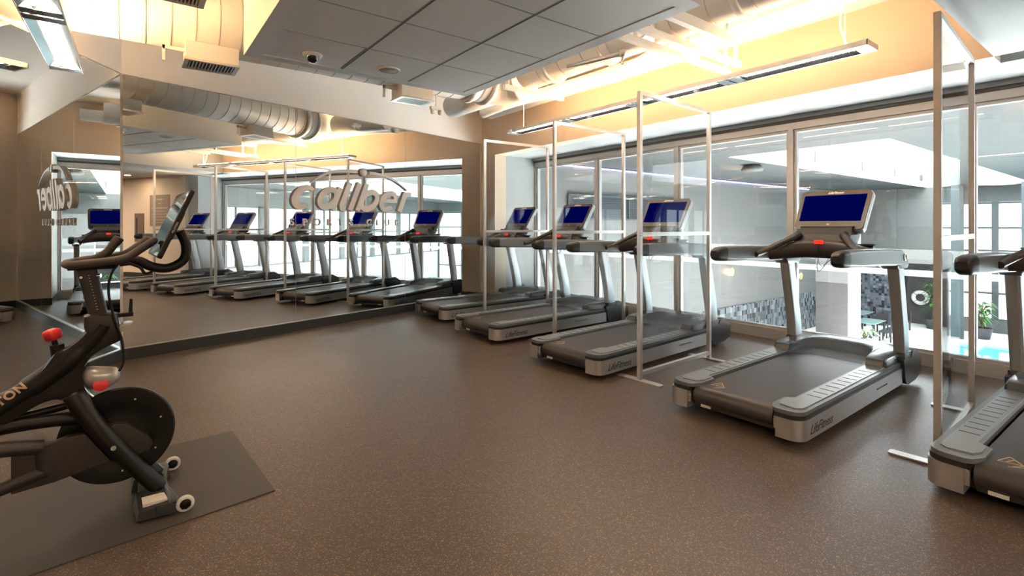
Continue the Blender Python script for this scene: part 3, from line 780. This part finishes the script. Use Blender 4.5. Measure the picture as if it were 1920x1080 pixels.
dup(tA, (3.28, .318, 0), R_(-1.2), 'nearest treadmill, cut off by the right edge of the photo')

# ---------------------------------------------------------------- divider screens
def divider(p, q, h, label, copy=None):
    p = Vector((*p, 0)); q = Vector((*q, 0)); L = (q-p).length; a = math.atan2(q.y-p.y, q.x-p.x)
    t = thing('divider_screen', label, 'divider', p, a, 'clear divider screens between treadmills')
    w = .018; z0 = .012
    for x in (0, L): MB().box(x-w, x+w, -w, w, z0, h, .002).build('post', M_aluf, t)
    MB().box(w, L-w, -w, w, h-.036, h, .002).build('top_rail', M_aluf, t)
    MB().box(w, L-w, -w, w, 1.285, 1.321, .002).build('middle_rail', M_aluf, t)
    MB().box(w, L-w, -w, w, .045, .081, .002).build('bottom_rail', M_aluf, t)
    MB().box(w, L-w, -.002, .002, 1.321, h-.036).build('clear_panel', M_acryl, t)
    MB().box(w, L-w, -.002, .002, .081, 1.285).build('clear_panel', M_acryl, t)
    for x in (0, L):
        m = MB(); m.prism(rounded(x-.035, x+.035, -.23, .23, .02, 3), .002, .011, 'z'); m.build('foot_plate', M_aluf, t)
    s = MB()
    for x in (0, L):
        for z in (1.292, 1.314): s.cyl((x-.008, -w-.002, z), (x-.008, -w+.001, z), .004, 8); s.cyl((x+.008, -w-.002, z), (x+.008, -w+.001, z), .004, 8)
    s.build('screws', M_chrome, t)
divider((3.69, .822), (4.93, .905), 2.605, 'clear divider screen at right, between the nearest two treadmills')
divider((3.60, 2.875), (4.765, 2.915), 2.58, 'tall clear divider screen in front of the middle treadmill of the row')
divider((3.93, 4.37), (5.13, 4.36), 2.60, 'clear divider screen third from the camera, behind the middle treadmill')
divider((3.96, 5.875), (5.07, 5.80), 2.60, 'farthest clear divider screen, nearest the mirror wall corner')

# ---------------------------------------------------------------- exercise bike
BO = Vector((.177, 3.126, .006)); BA = R_(2.5)
mt_ = MB()
MATC = [(.36, .37), (.46, -.60)]
mt_.prism([(-1.60, -.47), (.397, -.325), (.383, .669), (-1.62, .60)], .0, .006, 'z')
matt = mt_.build('exercise_mat', M_mat); matt.location = (BO.x, BO.y, 0); matt.rotation_euler = (0, 0, BA)
tag(matt, 'dark rubber mat on the floor under the exercise bike', 'mat')
# local bike frame: x forward, y = left (away from camera), so near side is -y
bk = thing('exercise_bike', 'black stationary exercise bike with tilted tablet screen on a mat', 'exercise bike', BO, BA)
# note: v (toward camera) = -y
m = MB()   # front stabiliser foot
foot = [(-.045, -.26), (.035, -.26), (.045, -.20), (.02, -.06), (.02, .06), (.045, .20), (.035, .26), (-.045, .26), (-.085, .20), (-.10, .06), (-.10, -.06), (-.085, -.20)]
m.prism([(x-.055, y) for x, y in foot], .012, .062, 'z', .010); m.build('front_foot', mat('foot_casting', (.030, .032, .032), .35), bk, 40)
for s in (-1, 1):
    m = MB(); m.loft([[(-.175, s*.245, .012), (-.01, s*.27, .012), (-.01, s*.27, .040), (-.05, s*.26, .062), (-.165, s*.245, .050)], [(-.18, s*.08, .012), (-.03, s*.08, .012), (-.03, s*.08, .045), (-.06, s*.08, .085), (-.17, s*.08, .075)]], smooth=False)
    m.build('foot_housing', mat('foot_casting', (.030, .032, .032), .35), bk)
    m = MB(); m.disc((.012, s*.262-.011, .040), (0, 1, 0), [(.024, 0), (.034, 0), (.038, .005), (.038, .017), (.034, .022), (.024, .022)], 32)
    w = m.build('transport_wheel', M_clear, bk)
    m = MB(); m.disc((.012, s*.262-.013, .040), (0, 1, 0), [(0, 0), (.022, 0), (.022, .026), (0, .026)], 20)
    for k in range(9):
        a = k*2*PI/9; m.cyl((0.012+.026*math.cos(a), s*.262-.010, .040+.026*math.sin(a)), (0.012+.026*math.cos(a), s*.262+.010, .040+.026*math.sin(a)), .004, 6)
    m.build('wheel_hub', M_bike, w)
# labels on the foot
F = Matrix.Identity(4)
m = MB(); m.quad([(-.10, -.235, .0755), (.0, -.262, .0665), (-.018, -.175, .0770), (-.115, -.150, .0800)]); 
m = MB(); m.prism([(-.150, -.225), (-.055, -.230), (-.063, -.150), (-.150, -.145)], .060, .0745, 'z'); m.build('warning_label', M_stick, bk)
m = MB(); m.prism([(-.12, .175), (-.07, .180), (-.07, .205), (-.12, .200)], .060, .0715, 'z'); m.build('warning_label', M_orange, bk)
m = MB(); m.prism([(-.12, .12), (-.07, .125), (-.07, .178), (-.12, .173)], .060, .0755, 'z'); m.build('warning_label', M_logo_d, bk)
# fork blades
def blade(y):
    m = MB()
    pts = [(-.40, y*.55, .60), (-.335, y*.9, .47), (-.255, y, .335), (-.165, y, .20), (-.075, y, .075)]
    m.tube(smooth_path(pts, 5), [.048]*4+[.045]*6+[.042]*11, 16, flat=.85)
    return m.build('fork_blade', M_bike, bk)
blade(-.085); blade(.085)
# flywheel
fw_ = Vector((-.232, 0, .352))
m = MB(); m.disc(fw_-Vector((0, .016, 0)), (0, 1, 0), [(.10, .008), (.135, .008), (.15, .0), (.222, 0), (.229, .006), (.229, .026), (.222, .032), (.15, .032), (.135, .024), (.10, .024)], 72); fwo = m.build('flywheel', mat('flywheel_black', (.007, .006, .005), .34, spec=.3), bk, 40)
m = MB(); m.disc(fw_-Vector((0, .022, 0)), (0, 1, 0), [(0, .004), (.100, .008), (.105, .036), (0, .040)], 48); m.build('flywheel_disc', M_bike, bk, 40)
for k in range(7):
    a = .3+k*2*PI/7; MB().cyl((fw_.x+.175*math.cos(a), -.0165, fw_.z+.175*math.sin(a)), (fw_.x+.175*math.cos(a), -.020, fw_.z+.175*math.sin(a)), .005, 8).build('rim_bolt', M_chrome, bk)
MB().cyl((-.255, -.128, .335), (-.255, -.134, .335), .011, 12).build('axle_bolt', M_chrome, bk)
# hub cover seen on the near side of the wheel
m = MB(); m.prism([(-.31, .395), (-.25, .425), (-.20, .415), (-.12, .335), (-.100, .295), (-.115, .262), (-.16, .250), (-.30, .29)], -.062, -.020, 'y', .008); m.build('hub_cover', mat('hub_cover_black', (.030, .027, .024), .3), bk, 40)
# belt guard
m = MB(); m.prism([(-.355, .415), (-.262, .262), (-.46, .225), (-.60, .215), (-.60, .405), (-.49, .398), (-.42, .415)], -.088, -.050, 'y', .010); m.build('belt_guard', M_bikeg, bk, 40)
# grey rear guard with triangular opening
m = MB(); m.tube(smooth_path([(-.50, -.07, .39), (-.64, -.072, .415), (-.80, -.074, .43), (-.95, -.075, .43)], 4), .036, 12, flat=.9); m.tube(smooth_path([(-.48, -.07, .285), (-.64, -.072, .245), (-.80, -.074, .20), (-.95, -.075, .165)], 4), .034, 12, flat=.9)
m.tube([(-.50, -.07, .40), (-.49, -.07, .27)], .034, 12); m.tube([(-.94, -.075, .43), (-.96, -.075, .165)], .034, 12)
m.build('chain_guard', M_bikeg, bk, 50)
# main frame tube from head to rear foot, with lower stay
m = MB(); pts = [(-.285, 0, .90), (-.32, 0, .845), (-.385, 0, .775), (-.46, 0, .705), (-.56, 0, .63), (-.70, 0, .535), (-.90, 0, .36), (-1.08, 0, .12)]
m.tube(smooth_path(pts, 5), [.058]*5+[.060]*5+[.068]*5+[.066]*5+[.058]*5+[.050]*11, 18, flat=.8); m.build('frame_tube', M_bike, bk, 60)
m = MB(); m.prism([(-.240, .890), (-.345, .888), (-.375, .845), (-.425, .802), (-.440, .806), (-.462, .792), (-.500, .728), (-.560, .668), (-.640, .590), (-.640, .492), (-.560, .545), (-.505, .576), (-.460, .584), (-.425, .566), (-.402, .530), (-.380, .475), (-.325, .475), (-.335, .540), (-.352, .600), (-.366, .660), (-.360, .715), (-.330, .762), (-.285, .790), (-.225, .815), (-.222, .850)], -.048, .048, 'y', .016); m.build('frame_yoke', M_bike, bk, 50)
m = MB(); m.tube(smooth_path([(-.35, -.03, .475), (-.50, -.03, .49), (-.66, -.02, .49), (-.80, 0, .46)], 5), .030, 14); m.tube([(-.40, .04, .53), (-.66, .03, .50)], .020, 12); m.build('lower_stay', M_bike, bk, 60)
m = MB(); m.box(-1.16, -1.05, -.27, .27, .012, .065, .010); m.build('rear_foot', M_bike, bk)
# brand on the tube (near side)
d = Vector((.235, 0, .178)).normalized(); up2 = Vector((-d.z, 0, d.x))
F = frame_matrix(Vector((-.735, -.0600, .520)), d, up2)
text('frame_wordmark', 'PELOTON', .048, mat('wordmark_tan', (.62, .42, .29), .5), bk, F, bold=.0012, ext=.004, space=1.12)
# head collar, post
m = MB(); 
def osec(x, z, dx, dy, r=.02): return [(a, b2, z) for a, b2 in rounded(x-dx, x+dx, -dy, dy, r, 4)]
m.loft([osec(-.292, .865, .062, .048), osec(-.296, .895, .066, .052), osec(-.300, .945, .062, .050), osec(-.302, .955, .045, .040)]); m.build('head_collar', mat('collar_black', (.035, .028, .023), .38), bk, 40)
m = MB(); m.loft([osec(-.305, .93, .036, .030, .012), osec(-.352, 1.17, .038, .030, .012)]); m.build('handlebar_post', mat('post_black', (.030, .025, .021), .3), bk, 40)
sc_ = MB()
for k in range(13):
    z = .975+k*.0135; x = -.305-(z-.93)*.196
    sc_.box(x-.002, x+.004, -.0325, -.030, z, z+.002)
sc_.build('height_scale', M_stick, bk)
sc_ = MB(); sc_.prism([(-.325, .965), (-.318, .965), (-.356, 1.145), (-.363, 1.145)], -.0315, -.030, 'y'); sc_.build('scale_strip', M_grip, bk)
m = MB(); m.cyl((-.372, -.03, 1.130), (-.372, -.036, 1.130), .006, 10); m.cyl((-.315, -.03, 1.135), (-.300, -.036, 1.135), .010, 10); m.build('post_screws', M_chrome, bk)
m = MB(); m.box(-.42, -.24, -.05, .05, 1.165, 1.185, .006); m.build('bar_clamp', M_bike, bk)
# resistance knob
m = MB(); m.cyl((-.455, 0, .800), (-.468, 0, .855), .011, 12); m.cyl((-.450, 0, .76), (-.457, 0, .825), .026, 14); m.build('knob_stem', M_bike, bk, 50)
rg = []
for (h, r) in ((-.026, .018), (-.020, .029), (.012, .032), (.022, .026), (.028, .010)):
    ax = Vector((-.25, 0, .97)).normalized(); u = Vector((.97, 0, .25)); v = Vector((0, 1, 0)); c0 = Vector((-.472, 0, .872))
    rg.append([c0+ax*h+(u*math.cos(k*2*PI/24)+v*math.sin(k*2*PI/24))*r*(1+.10*math.cos(4*k*2*PI/24)) for k in range(24)])
m = MB(); m.loft(rg); m.build('resistance_knob', M_redk, bk, 60)
# handlebars: rear loop, horns
m = MB()
loopn = [(-.10, -.125, 1.300), (-.150, -.125, 1.262), (-.205, -.128, 1.222), (-.27, -.135, 1.208), (-.36, -.150, 1.200), (-.40, -.135, 1.195), (-.422, -.06, 1.195), (-.422, .06, 1.195), (-.40, .135, 1.195), (-.36, .150, 1.204), (-.27, .135, 1.214), (-.205, .128, 1.228), (-.150, .125, 1.268), (-.105, .125, 1.306)]
m.tube(smooth_path(loopn, 6), .0185, 16); m.build('handlebar', M_grip, bk, 60)
m = MB()
for s in (-1, 1):
    m.tube(smooth_path([(-.10, s*.125, 1.300), (-.088, s*.125, 1.309)], 2), [.0185, .015, .006], 16)
m.build('bar_end', M_grip, bk, 60)
m = MB(); m.tube(smooth_path([(-.33, .115, 1.205), (-.28, .10, 1.235), (-.245, .10, 1.285), (-.225, .10, 1.315)], 5), [.020]*10+[.023]*5+[.012], 14); m.build('inner_horn', M_grip, bk, 60)
m = MB(); m.box(-.36, -.20, -.125, .125, 1.188, 1.204, .006); m.build('bar_bridge', M_bike, bk)
# screen arm and tablet
m = MB(); m.tube(smooth_path([(-.23, 0, 1.195), (-.16, 0, 1.198), (-.10, 0, 1.165), (-.03, 0, 1.155), (.035, 0, 1.195), (.045, 0, 1.27), (.018, 0, 1.345)], 6), .023, 16); m.build('screen_arm', M_bike, bk, 60)
m = MB(); m.tube(smooth_path([(-.20, -.02, 1.19), (-.15, -.03, 1.165), (-.13, -.03, 1.135), (-.10, -.01, 1.14)], 5), .007, 8); m.build('arm_latch', M_bike, bk, 60)
Os = Vector((-.100, 0, 1.222)); ups = Vector((.135, 0, .325)).normalized()
Fs = frame_matrix(Os, (0, -1, 0), ups); zs = Fs.to_3x3() @ Vector((0, 0, 1)); sg2 = 1 if zs.x < 0 else -1
def put2(pts, z0, z1, name, mt, bev=0):
    m = MB(); m.prism(pts, z0, z1, 'z', bev); bmesh.ops.transform(m.bm, matrix=Fs, verts=m.bm.verts); return m.build(name, mt, bk, 40)
put2(rounded(-.265, .265, 0, .352, .02), -.021*sg2, 0, 'screen_housing', M_bike, .004)
put2(rounded(-.255, .255, .008, .344, .015), 0, .002*sg2, 'screen_glass', M_screen)
put2(rounded(-.10, .10, .10, .25, .02), -.040*sg2, -.021*sg2, 'screen_mount', M_bike)
F = Fs @ frame_matrix(Vector((.2655, .13, -.016*sg2)), (0, 1, 0), (0, 0, sg2))
text('screen_wordmark', 'PELOTON', .012, M_stick, bk, F, ext=.0004)
# cable and height lever, bottle cage guard
m = MB(); m.tube(smooth_path([(-.235, -.05, 1.19), (-.262, -.06, 1.14), (-.272, -.06, 1.06), (-.255, -.06, .95), (-.235, -.055, .87), (-.222, -.05, .82), (-.215, -.05, .72), (-.232, -.05, .672)], 6), .006, 8); m.build('brake_cable', M_bike, bk, 60)
m = MB(); m.box(-.25, -.175, -.012, .012, .925, .945, .004); m.prism([(-.195, .935), (-.178, .930), (-.178, 1.01), (-.190, 1.012)], -.011, .011, 'y', .003); m.build('height_lever', M_bike, bk)
m = MB(); m.prism([(-.350, .775), (-.335, .815), (-.215, .895), (-.175, .900), (-.20, .872), (-.325, .765)], -.035, .035, 'y', .005); m.build('brake_block', M_silg, bk)
m = MB(); m.tube(smooth_path([(-.352, -.035, .735), (-.372, -.038, .70), (-.375, -.038, .66), (-.355, -.036, .60), (-.330, -.034, .565)], 5), .007, 8); m.build('guard_rim', M_chrome, bk, 60)
m = MB()
m.loft([[(x, y*w_, z) for (y, z) in [(math.cos(a)*1, zc_+math.sin(a)*h_) for a in [k*2*PI/20 for k in range(20)]]] for (x, w_, zc_, h_) in ((-.372, .020, .66, .015), (-.350, .035, .655, .05), (-.31, .042, .642, .058), (-.27, .040, .642, .050), (-.240, .030, .645, .036), (-.226, .010, .645, .012))])
m.build('sweat_guard', M_silg, bk, 60)
m = MB(); m.disc((-.30, -.041, .618), (0, -1, .15), [(0, .004), (.022, .003), (.030, 0)], 20); m.build('red_pad', M_redk, bk)

# ---------------------------------------------------------------- things on the wall seen in the mirror
t = thing('wall_notice', 'tan wall notice panel with pale lettering, seen in the mirror', 'sign', (XW, -1.55, 1.80))
MB().box(-.012, 0, -.40, .40, -.42, .40).build('panel', M_bronze, t)
m = MB()
for z, w0 in ((.29, .16), (.27, .10), (.17, .05), (.06, .33), (.045, .30), (-.03, .26), (-.11, .33), (-.18, .30), (-.26, .20), (-.33, .33)):
    m.box(-.0135, -.012, -w0, w0, z-.006, z+.006)
m.build('pale_lettering', M_print, t)
t = thing('cabinet', 'recessed brown wall cabinet beside the tan notice', 'cabinet', (XW, -2.40, 1.30))
MB().box(-.02, 0, -.19, .19, -.35, .42).build('door', mat('brown_cabinet', (.20, .13, .10), .45), t)
MB().box(-.022, -.02, -.13, -.06, -.30, .30).build('glass_slot', M_dark, t)
t = thing('cable_machine', 'tall grey steel cable machine in the hall, seen in the mirror', 'gym machine', (6.3, -4.3, 0))
for x, y in ((0, 0), (.6, 0), (0, -.9), (.6, -.9)): MB().box(x-.03, x+.03, y-.03, y+.03, 0, 2.1).build('post', M_alu, t)
MB().box(-.03, .63, -.93, .03, 2.1, 2.16).build('top_frame', M_black, t)
MB().box(.1, .5, -.2, -.7, .1, 1.2).build('weight_stack', M_black, t)

# ---------------------------------------------------------------- pool hall beyond the glass
ZF = -3.75; ZC = 3.28; XF = 33.0; YL = 11.1; YR = -10.0
PX0, PX1, PY0, PY1 = 20.5, 29.8, -8.0, 5.0
f = MB(); f.box(XG+.2, PX0, YR, YL, ZF-.3, ZF); f.box(PX1, XF+.3, YR, YL, ZF-.3, ZF); f.box(PX0, PX1, PY1, YL, ZF-.3, ZF); f.box(PX0, PX1, YR, PY0, ZF-.3, ZF)
struct(f.build('floor', M_deck))
t = thing('swimming_pool', 'turquoise swimming pool on the lower level beyond the windows', 'pool', (PX0, PY0, ZF))
m = MB(); m.box(0, PX1-PX0, 0, PY1-PY0, -1.3, -1.2); m.build('basin', mat('pool_tile', (.25, .55, .58), .4), t)
m = MB(); m.box(0, PX1-PX0, 0, PY1-PY0, -.14, -.10); m.build('water', M_water, t)
m = MB(); m.box(3.0, 3.4, .2, PY1-PY0-.2, -.095, -.09); m.box(5.0, 9.0, 10.9, 11.2, -.095, -.09); m.build('lane_marking', M_poolw, t)
# ceiling with two skylight openings
SK = [(13.1, 31.5, 3.73, 7.45), (13.5, 31.5, -6.5, -.8)]
def ceil_with_holes():
    m = MB(); xs = sorted({XG+.05, XF+.3, *[a for s_ in SK for a in s_[:2]]}); ys = sorted({YR-.3, YL+.3, *[a for s_ in SK for a in s_[2:]]})
    for x0, x1 in zip(xs, xs[1:]):
        for y0, y1 in zip(ys, ys[1:]):
            cx, cy = (x0+x1)/2, (y0+y1)/2
            if any(a < cx < b_ and c_ < cy < d_ for a, b_, c_, d_ in SK): continue
            m.box(x0, x1, y0, y1, ZC, ZC+.25)
    return m
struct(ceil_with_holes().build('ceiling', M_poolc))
for k, (a, b_, c_, d_) in enumerate(SK):
    m = MB(); e = .1
    m.box(a-e, a+.012, c_-e, d_+e, ZC+.002, 5.4); m.box(b_-.012, b_+e, c_-e, d_+e, ZC+.002, 5.4); m.box(a+.012, b_-.012, c_-e, c_+.012, ZC+.002, 5.4); m.box(a+.012, b_-.012, d_-.012, d_+e, ZC+.002, 5.4)
    w = struct(m.build('trim_%d' % (10+k), M_well))
    MB().box(a, b_, c_, d_, 5.4, 5.45).build('skylight_glazing', M_sky, w)
    if k < 1:
        for x in (18.8, 23.1, 26.9, 30.5):
            MB().box(x-.2, x+.2, d_-.04, d_-.012, 3.58, 3.93).build('vent_grille', M_poolg, w)
led = MB().box(8.0, 27.0, YL-.06, YL-.02, 3.19, 3.22).build('cove_light_strip', mat('violet_strip', (1, 1, 1), .5, emit=(.38, .33, 1), es=.9))
tag(led, 'thin violet light strip at the top of the pale pool hall side wall', 'light strip')
# side walls
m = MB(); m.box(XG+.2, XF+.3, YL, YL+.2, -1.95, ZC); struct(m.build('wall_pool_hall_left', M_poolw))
m = MB(); m.box(XG+.2, XF+.3, YL-.04, YL+.2, ZF, -1.95); struct(m.build('wall_pool_hall_left', M_mosA))
# louvre windows high on the left wall
t = thing('louvre_window', 'dark louvred window strip high on the pool hall side wall', 'window', (13.0, YL, 0))
m = MB(); m.box(-2.5, 2.95, -.05, -.02, 1.62, 2.32); m.build('louvre_panel', M_louvd, t)
m = MB()
for x in (-2.5, -1.15, .25, 1.6, 2.95): m.box(x-.03, x+.03, -.09, -.02, 1.60, 2.34)
m.box(-2.5, 2.95, -.09, -.02, 2.30, 2.36); m.box(-2.5, 2.95, -.09, -.02, 1.57, 1.63)
m.build('frame', M_steel, t)
m = MB()
for k in range(11): m.box(-2.47, 2.92, -.07, -.05, 1.66+k*.06, 1.675+k*.06)
m.build('slats', M_steel, t)
# end wall: mosaic, grey wall, pale wall above
m = MB(); m.box(31.2, 31.4, 8.6, YL, ZF, -.30); struct(m.build('wall_pool_hall_end', M_mosB))
m = MB(); m.box(XF-.1, XF+.2, 6.75, 8.7, ZF, -.30); m.box(31.4, XF+.2, 8.6, 8.75, ZF, -.30); struct(m.build('wall_pool_hall_end', M_poolg))
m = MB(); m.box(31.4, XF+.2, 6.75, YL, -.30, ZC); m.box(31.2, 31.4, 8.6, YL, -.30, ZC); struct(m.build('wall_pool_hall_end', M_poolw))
# glazed end wall
gl = MB(); H0 = -3.15
gl.box(XF-.05, XF+.15, YR, 6.75, ZF, H0)
gl.box(XF-.05, XF+.15, YR, 6.75, 2.55, ZC)
struct(gl.build('wall_pool_hall_end', mat('dark_end_base', (.10, .11, .11), .5)))
ys = [6.75, 5.2, 3.3, 1.2, -1.0, -3.2, -5.4, -7.7, -10.0]
for k, (y1, y0) in enumerate(zip(ys, ys[1:])):
    f = MB(); f.box(XF-.06, XF+.06, y0, y0+.12, H0, 2.55); f.box(XF-.06, XF+.06, y1-.12, y1, H0, 2.55)
    for z in (H0, -1.9, .15, 1.25, 2.45): f.box(XF-.04, XF+.04, y0+.12, y1-.12, z, z+.09)
    o = struct(f.build('window_%d' % (6+k), M_steel))
    MB().box(XF+.07, XF+.09, y0+.1, y1-.1, H0, 2.55).build('pane', M_daypane, o)
# steel columns in front of glazing
for k, (x, y, l) in enumerate(((30.6, 3.75, 'tall grey steel column in front of the pool hall end windows'), (30.6, 6.2, 'grey steel column between the potted plants and the end windows'), (30.6, -.8, 'grey steel column at the poolside, hidden side of the end windows'))):
    o = MB().box(x-.22, x+.22, y-.22, y+.22, ZF, ZC).build('steel_column', M_steel); tag(o, l, 'column')
# concrete pillar
o = MB().box(22.0, 23.3, 7.62, 8.75, ZF, 1.9)
pil = o.build('concrete_pillar', M_poolg); tag(pil, 'square grey pillar with a white side standing on the pool deck', 'pillar')
MB().box(22.0, 23.3, 7.60, 7.62, ZF, 1.9).build('white_side', M_poolw, pil)
MB().box(21.98, 22.0, 7.62, 8.75, -.85, 1.9).build('pale_upper_face', mat('pillar_pale', (.14, .143, .145), .6), pil)
# right side wall of the hall (seen in the mirror)
m = MB(); m.box(XG+.2, XF+.3, YR-.2, YR, ZF, -.70); struct(m.build('wall_pool_hall_right', M_well))
m = MB(); m.box(XG+.2, XF+.3, YR-.2, YR, 2.3, ZC+.3); struct(m.build('wall_pool_hall_right', M_poolw))
for k in range(9):
    x0 = 6.6+k*2.95; x1 = x0+2.95
    f = MB(); f.box(x0, x0+.35, YR-.15, YR+.1, -.70, 2.3); f.box(x0+1.6, x0+1.66, YR-.05, YR+.05, -.70, 2.3); f.box(x0+.35, x1, YR-.05, YR+.03, .95, 1.03); f.box(x0+.35, x1, YR-.05, YR+.03, -.70, -.62)
    o = struct(f.build('window_%d' % (14+k), M_poolw))
    MB().box(x0+.35, x1, YR-.10, YR-.08, -.70, 2.3).build('pane', M_bluepane if k % 3 else M_daypane, o)
# wall under the gym glazing on the hall side
m = MB(); m.box(XG+.13, XG+.2, YR-.2, YL+.2, ZF, -.02); m.box(XG+.13, XG+.2, 7.62, YL+.2, -.02, ZC); m.box(XG+.13, XG+.2, YR, -.54, -.02, ZC); m.box(XG+.13, XG+.2, -.54, 7.62, 2.72, ZC)
struct(m.build('wall_hall_gym_side', M_poolw))
# sconces
for (x, z, l) in ((19.6, -.50, 'small brass wall lamp on the pale pool hall wall, left of the treadmill upright'), (25.9, -1.05, 'small brass wall lamp on the pale pool hall wall, right beside the window mullion')):
    t = thing('wall_lamp', l, 'lamp', (x, YL, z), group='brass wall lamps in the pool hall')
    MB().disc((0, -.16, 0), (0, 1, 0), [(0, 0), (.16, .0), (.18, .02), (0, .03)], 24).build('shade', M_gold, t)
    MB().disc((0, -.12, 0), (0, 1, 0), [(0, 0), (.09, .0), (.09, .05), (0, .05)], 16).build('bulb', mat('sconce_bulb', (1, 1, 1), .5, emit=(1, .72, .4), es=7), t)
    MB().cyl((0, -.08, 0), (0, 0, 0), .03, 10).build('stem', M_gold, t)
# life ring
t = thing('life_ring', 'white life ring hanging on the grey pool hall wall', 'life ring', (XF-.212, 8.02, -2.36))
MB().torus((0, 0, 0), (1, 0, 0), .29, .10, 36, 12).build('ring', M_ring, t)
m = MB()
for a in (0, 90, 180, 270):
    r = R_(a+45); m.torus((0, .29*math.cos(r), .29*math.sin(r)), (0, -math.sin(r), math.cos(r)), .104, .012, 14, 6)
m.build('rope_bands', M_poolg, t)
# hanging speaker dome on hall ceiling
t = thing('ceiling_fan_speaker', 'dark round fitting on the pool hall ceiling', 'speaker', (15.3, 7.9, ZC))
t.name = 'ceiling_fitting'
MB().disc((0, 0, 0), (0, 0, -1), [(0, 0), (.22, 0), (.32, .14), (.30, .20), (0, .2)], 24).build('drum', M_poolg, t)
# plants
def plant(loc, label, h=1.7, leaves=70, seed=1):
    rnd = random.Random(seed)
    t = thing('potted_plant', label, 'plant', loc)
    MB().disc((0, 0, 0), (0, 0, 1), [(0, 0), (.26, 0), (.36, .45), (.38, .50), (.34, .50), (.31, .42), (0, .42)], 28).build('pot', M_pot, t)
    m = MB()
    for k in range(3): m.tube(smooth_path([(rnd.uniform(-.06, .06), rnd.uniform(-.06, .06), .42), (rnd.uniform(-.12, .12), rnd.uniform(-.12, .12), .42+h*.5), (rnd.uniform(-.2, .2), rnd.uniform(-.2, .2), .42+h*.85)], 4), .025, 8)
    m.build('stem', mat('plant_stem', (.16, .13, .06), .6), t)
    m = MB()
    for k in range(leaves):
        z = .42+h*rnd.uniform(.15, .9); a = rnd.uniform(0, 2*PI); L = rnd.uniform(.35, .65); d = Vector((math.cos(a), math.sin(a), 0)); w = Vector((-d.y, d.x, 0))
        b0 = d*.04+Vector((0, 0, z)); p1 = b0+d*L*.5+Vector((0, 0, L*.30)); p2 = b0+d*L+Vector((0, 0, -.02))
        wd = rnd.uniform(.035, .06)
        m.quad([b0-w*.01, p1-w*wd, p1+w*wd, b0+w*.01]); m.quad([p1-w*wd, p2-w*.004, p2+w*.004, p1+w*wd])
    m.build('leaves', M_leaf, t)
plant((31.9, 7.28, ZF), 'tall leafy potted plant in a dark pot beside the life ring', 1.9, 80, 1)
plant((30.9, 5.30, ZF), 'bushy potted plant in front of the pool hall end windows', 1.3, 90, 2)
plant((24.5, 7.86, ZF), 'low green plant at the foot of the pillar by the tables', .35, 22, 3)
# tables and chairs
def table(loc, rz, label):
    t = thing('patio_table', label, 'table', loc, rz, 'poolside tables')
    MB().box(-.75, .75, -.45, .45, .71, .74).build('table_top', M_ttop, t)
    for x in (-.68, .68):
        for y in (-.38, .38): MB().box(x-.03, x+.03, y-.03, y+.03, 0, .71).build('leg', M_furn, t)
    return t
def chair(loc, rz, label):
    t = thing('patio_chair', label, 'chair', loc, rz, 'dark poolside chairs')
    MB().box(-.23, .23, -.24, .24, .40, .46).build('seat', M_furn, t)
    MB().box(-.26, -.21, -.24, .24, .46, .92).build('backrest', M_furn, t)
    for x in (-.21, .20):
        for y in (-.21, .21): MB().box(x-.022, x+.022, y-.022, y+.022, 0, .40).build('leg', M_furn, t)
    return t
table((27.2, 8.55, ZF), R_(0), 'glass-topped poolside table nearest the pillar')
t2 = table((29.6, 9.75, ZF), R_(0), 'glass-topped poolside table farther back by the mosaic wall')
c0 = chair((25.9, 8.7, ZF), R_(0), 'dark poolside chair at the pillar end of the nearer table')
for (x, y, a, l) in ((26.8, 7.75, 90, 'dark poolside chair on the near side of the table, left one'), (27.7, 7.75, 90, 'dark poolside chair on the near side of the table, right one'), (26.8, 9.35, -90, 'dark poolside chair on the far side of the nearer table, left one'), (27.7, 9.35, -90, 'dark poolside chair on the far side of the nearer table, right one'),
                     (28.6, 8.5, 180, 'dark poolside chair at the window end of the nearer table'), (29.2, 10.5, -90, 'dark poolside chair behind the farther table, left one'), (30.1, 10.5, -90, 'dark poolside chair behind the farther table, right one'), (30.4, 8.15, 150, 'dark poolside chair standing alone in front of the grey wall')):
    dup(c0, (x, y, ZF), R_(a), l)

# ---------------------------------------------------------------- light
wld = bpy.data.worlds.new('World'); SC.world = wld; wld.use_nodes = True
bg = wld.node_tree.nodes['Background']; bg.inputs[0].default_value = (.80, .90, 1, 1); bg.inputs[1].default_value = .3

sl = bpy.data.lights.new('Sun', 'SUN'); sl.energy = 12.5; sl.angle = R_(1.0); sl.color = (1, .98, .95)
so = bpy.data.objects.new('Sun', sl); COL.objects.link(so); so.rotation_euler = (R_(6), R_(36), 0)
# ---------------------------------------------------------------- camera
cam = bpy.data.cameras.new('Camera'); co = bpy.data.objects.new('Camera', cam); COL.objects.link(co)
cam.sensor_width = 36; cam.lens = 940/1920*36
cam.shift_y = -(540-424)/1920
cam.clip_start = .05; cam.clip_end = 200
co.location = (0, 0, 1.376); co.rotation_euler = (R_(90), 0, R_(52.9-90))
SC.camera = co
SC.view_settings.view_transform = 'Standard'; SC.view_settings.look = 'None'
SC.view_settings.gamma = 1; SC.view_settings.use_curve_mapping = False
SC.view_settings.exposure = 2.98
cy = SC.cycles
cy.max_bounces = 12; cy.diffuse_bounces = 5; cy.glossy_bounces = 6; cy.transparent_max_bounces = 24; cy.transmission_bounces = 6
cy.caustics_reflective = False; cy.caustics_refractive = False
cy.sample_clamp_indirect = 6; cy.use_denoising = True
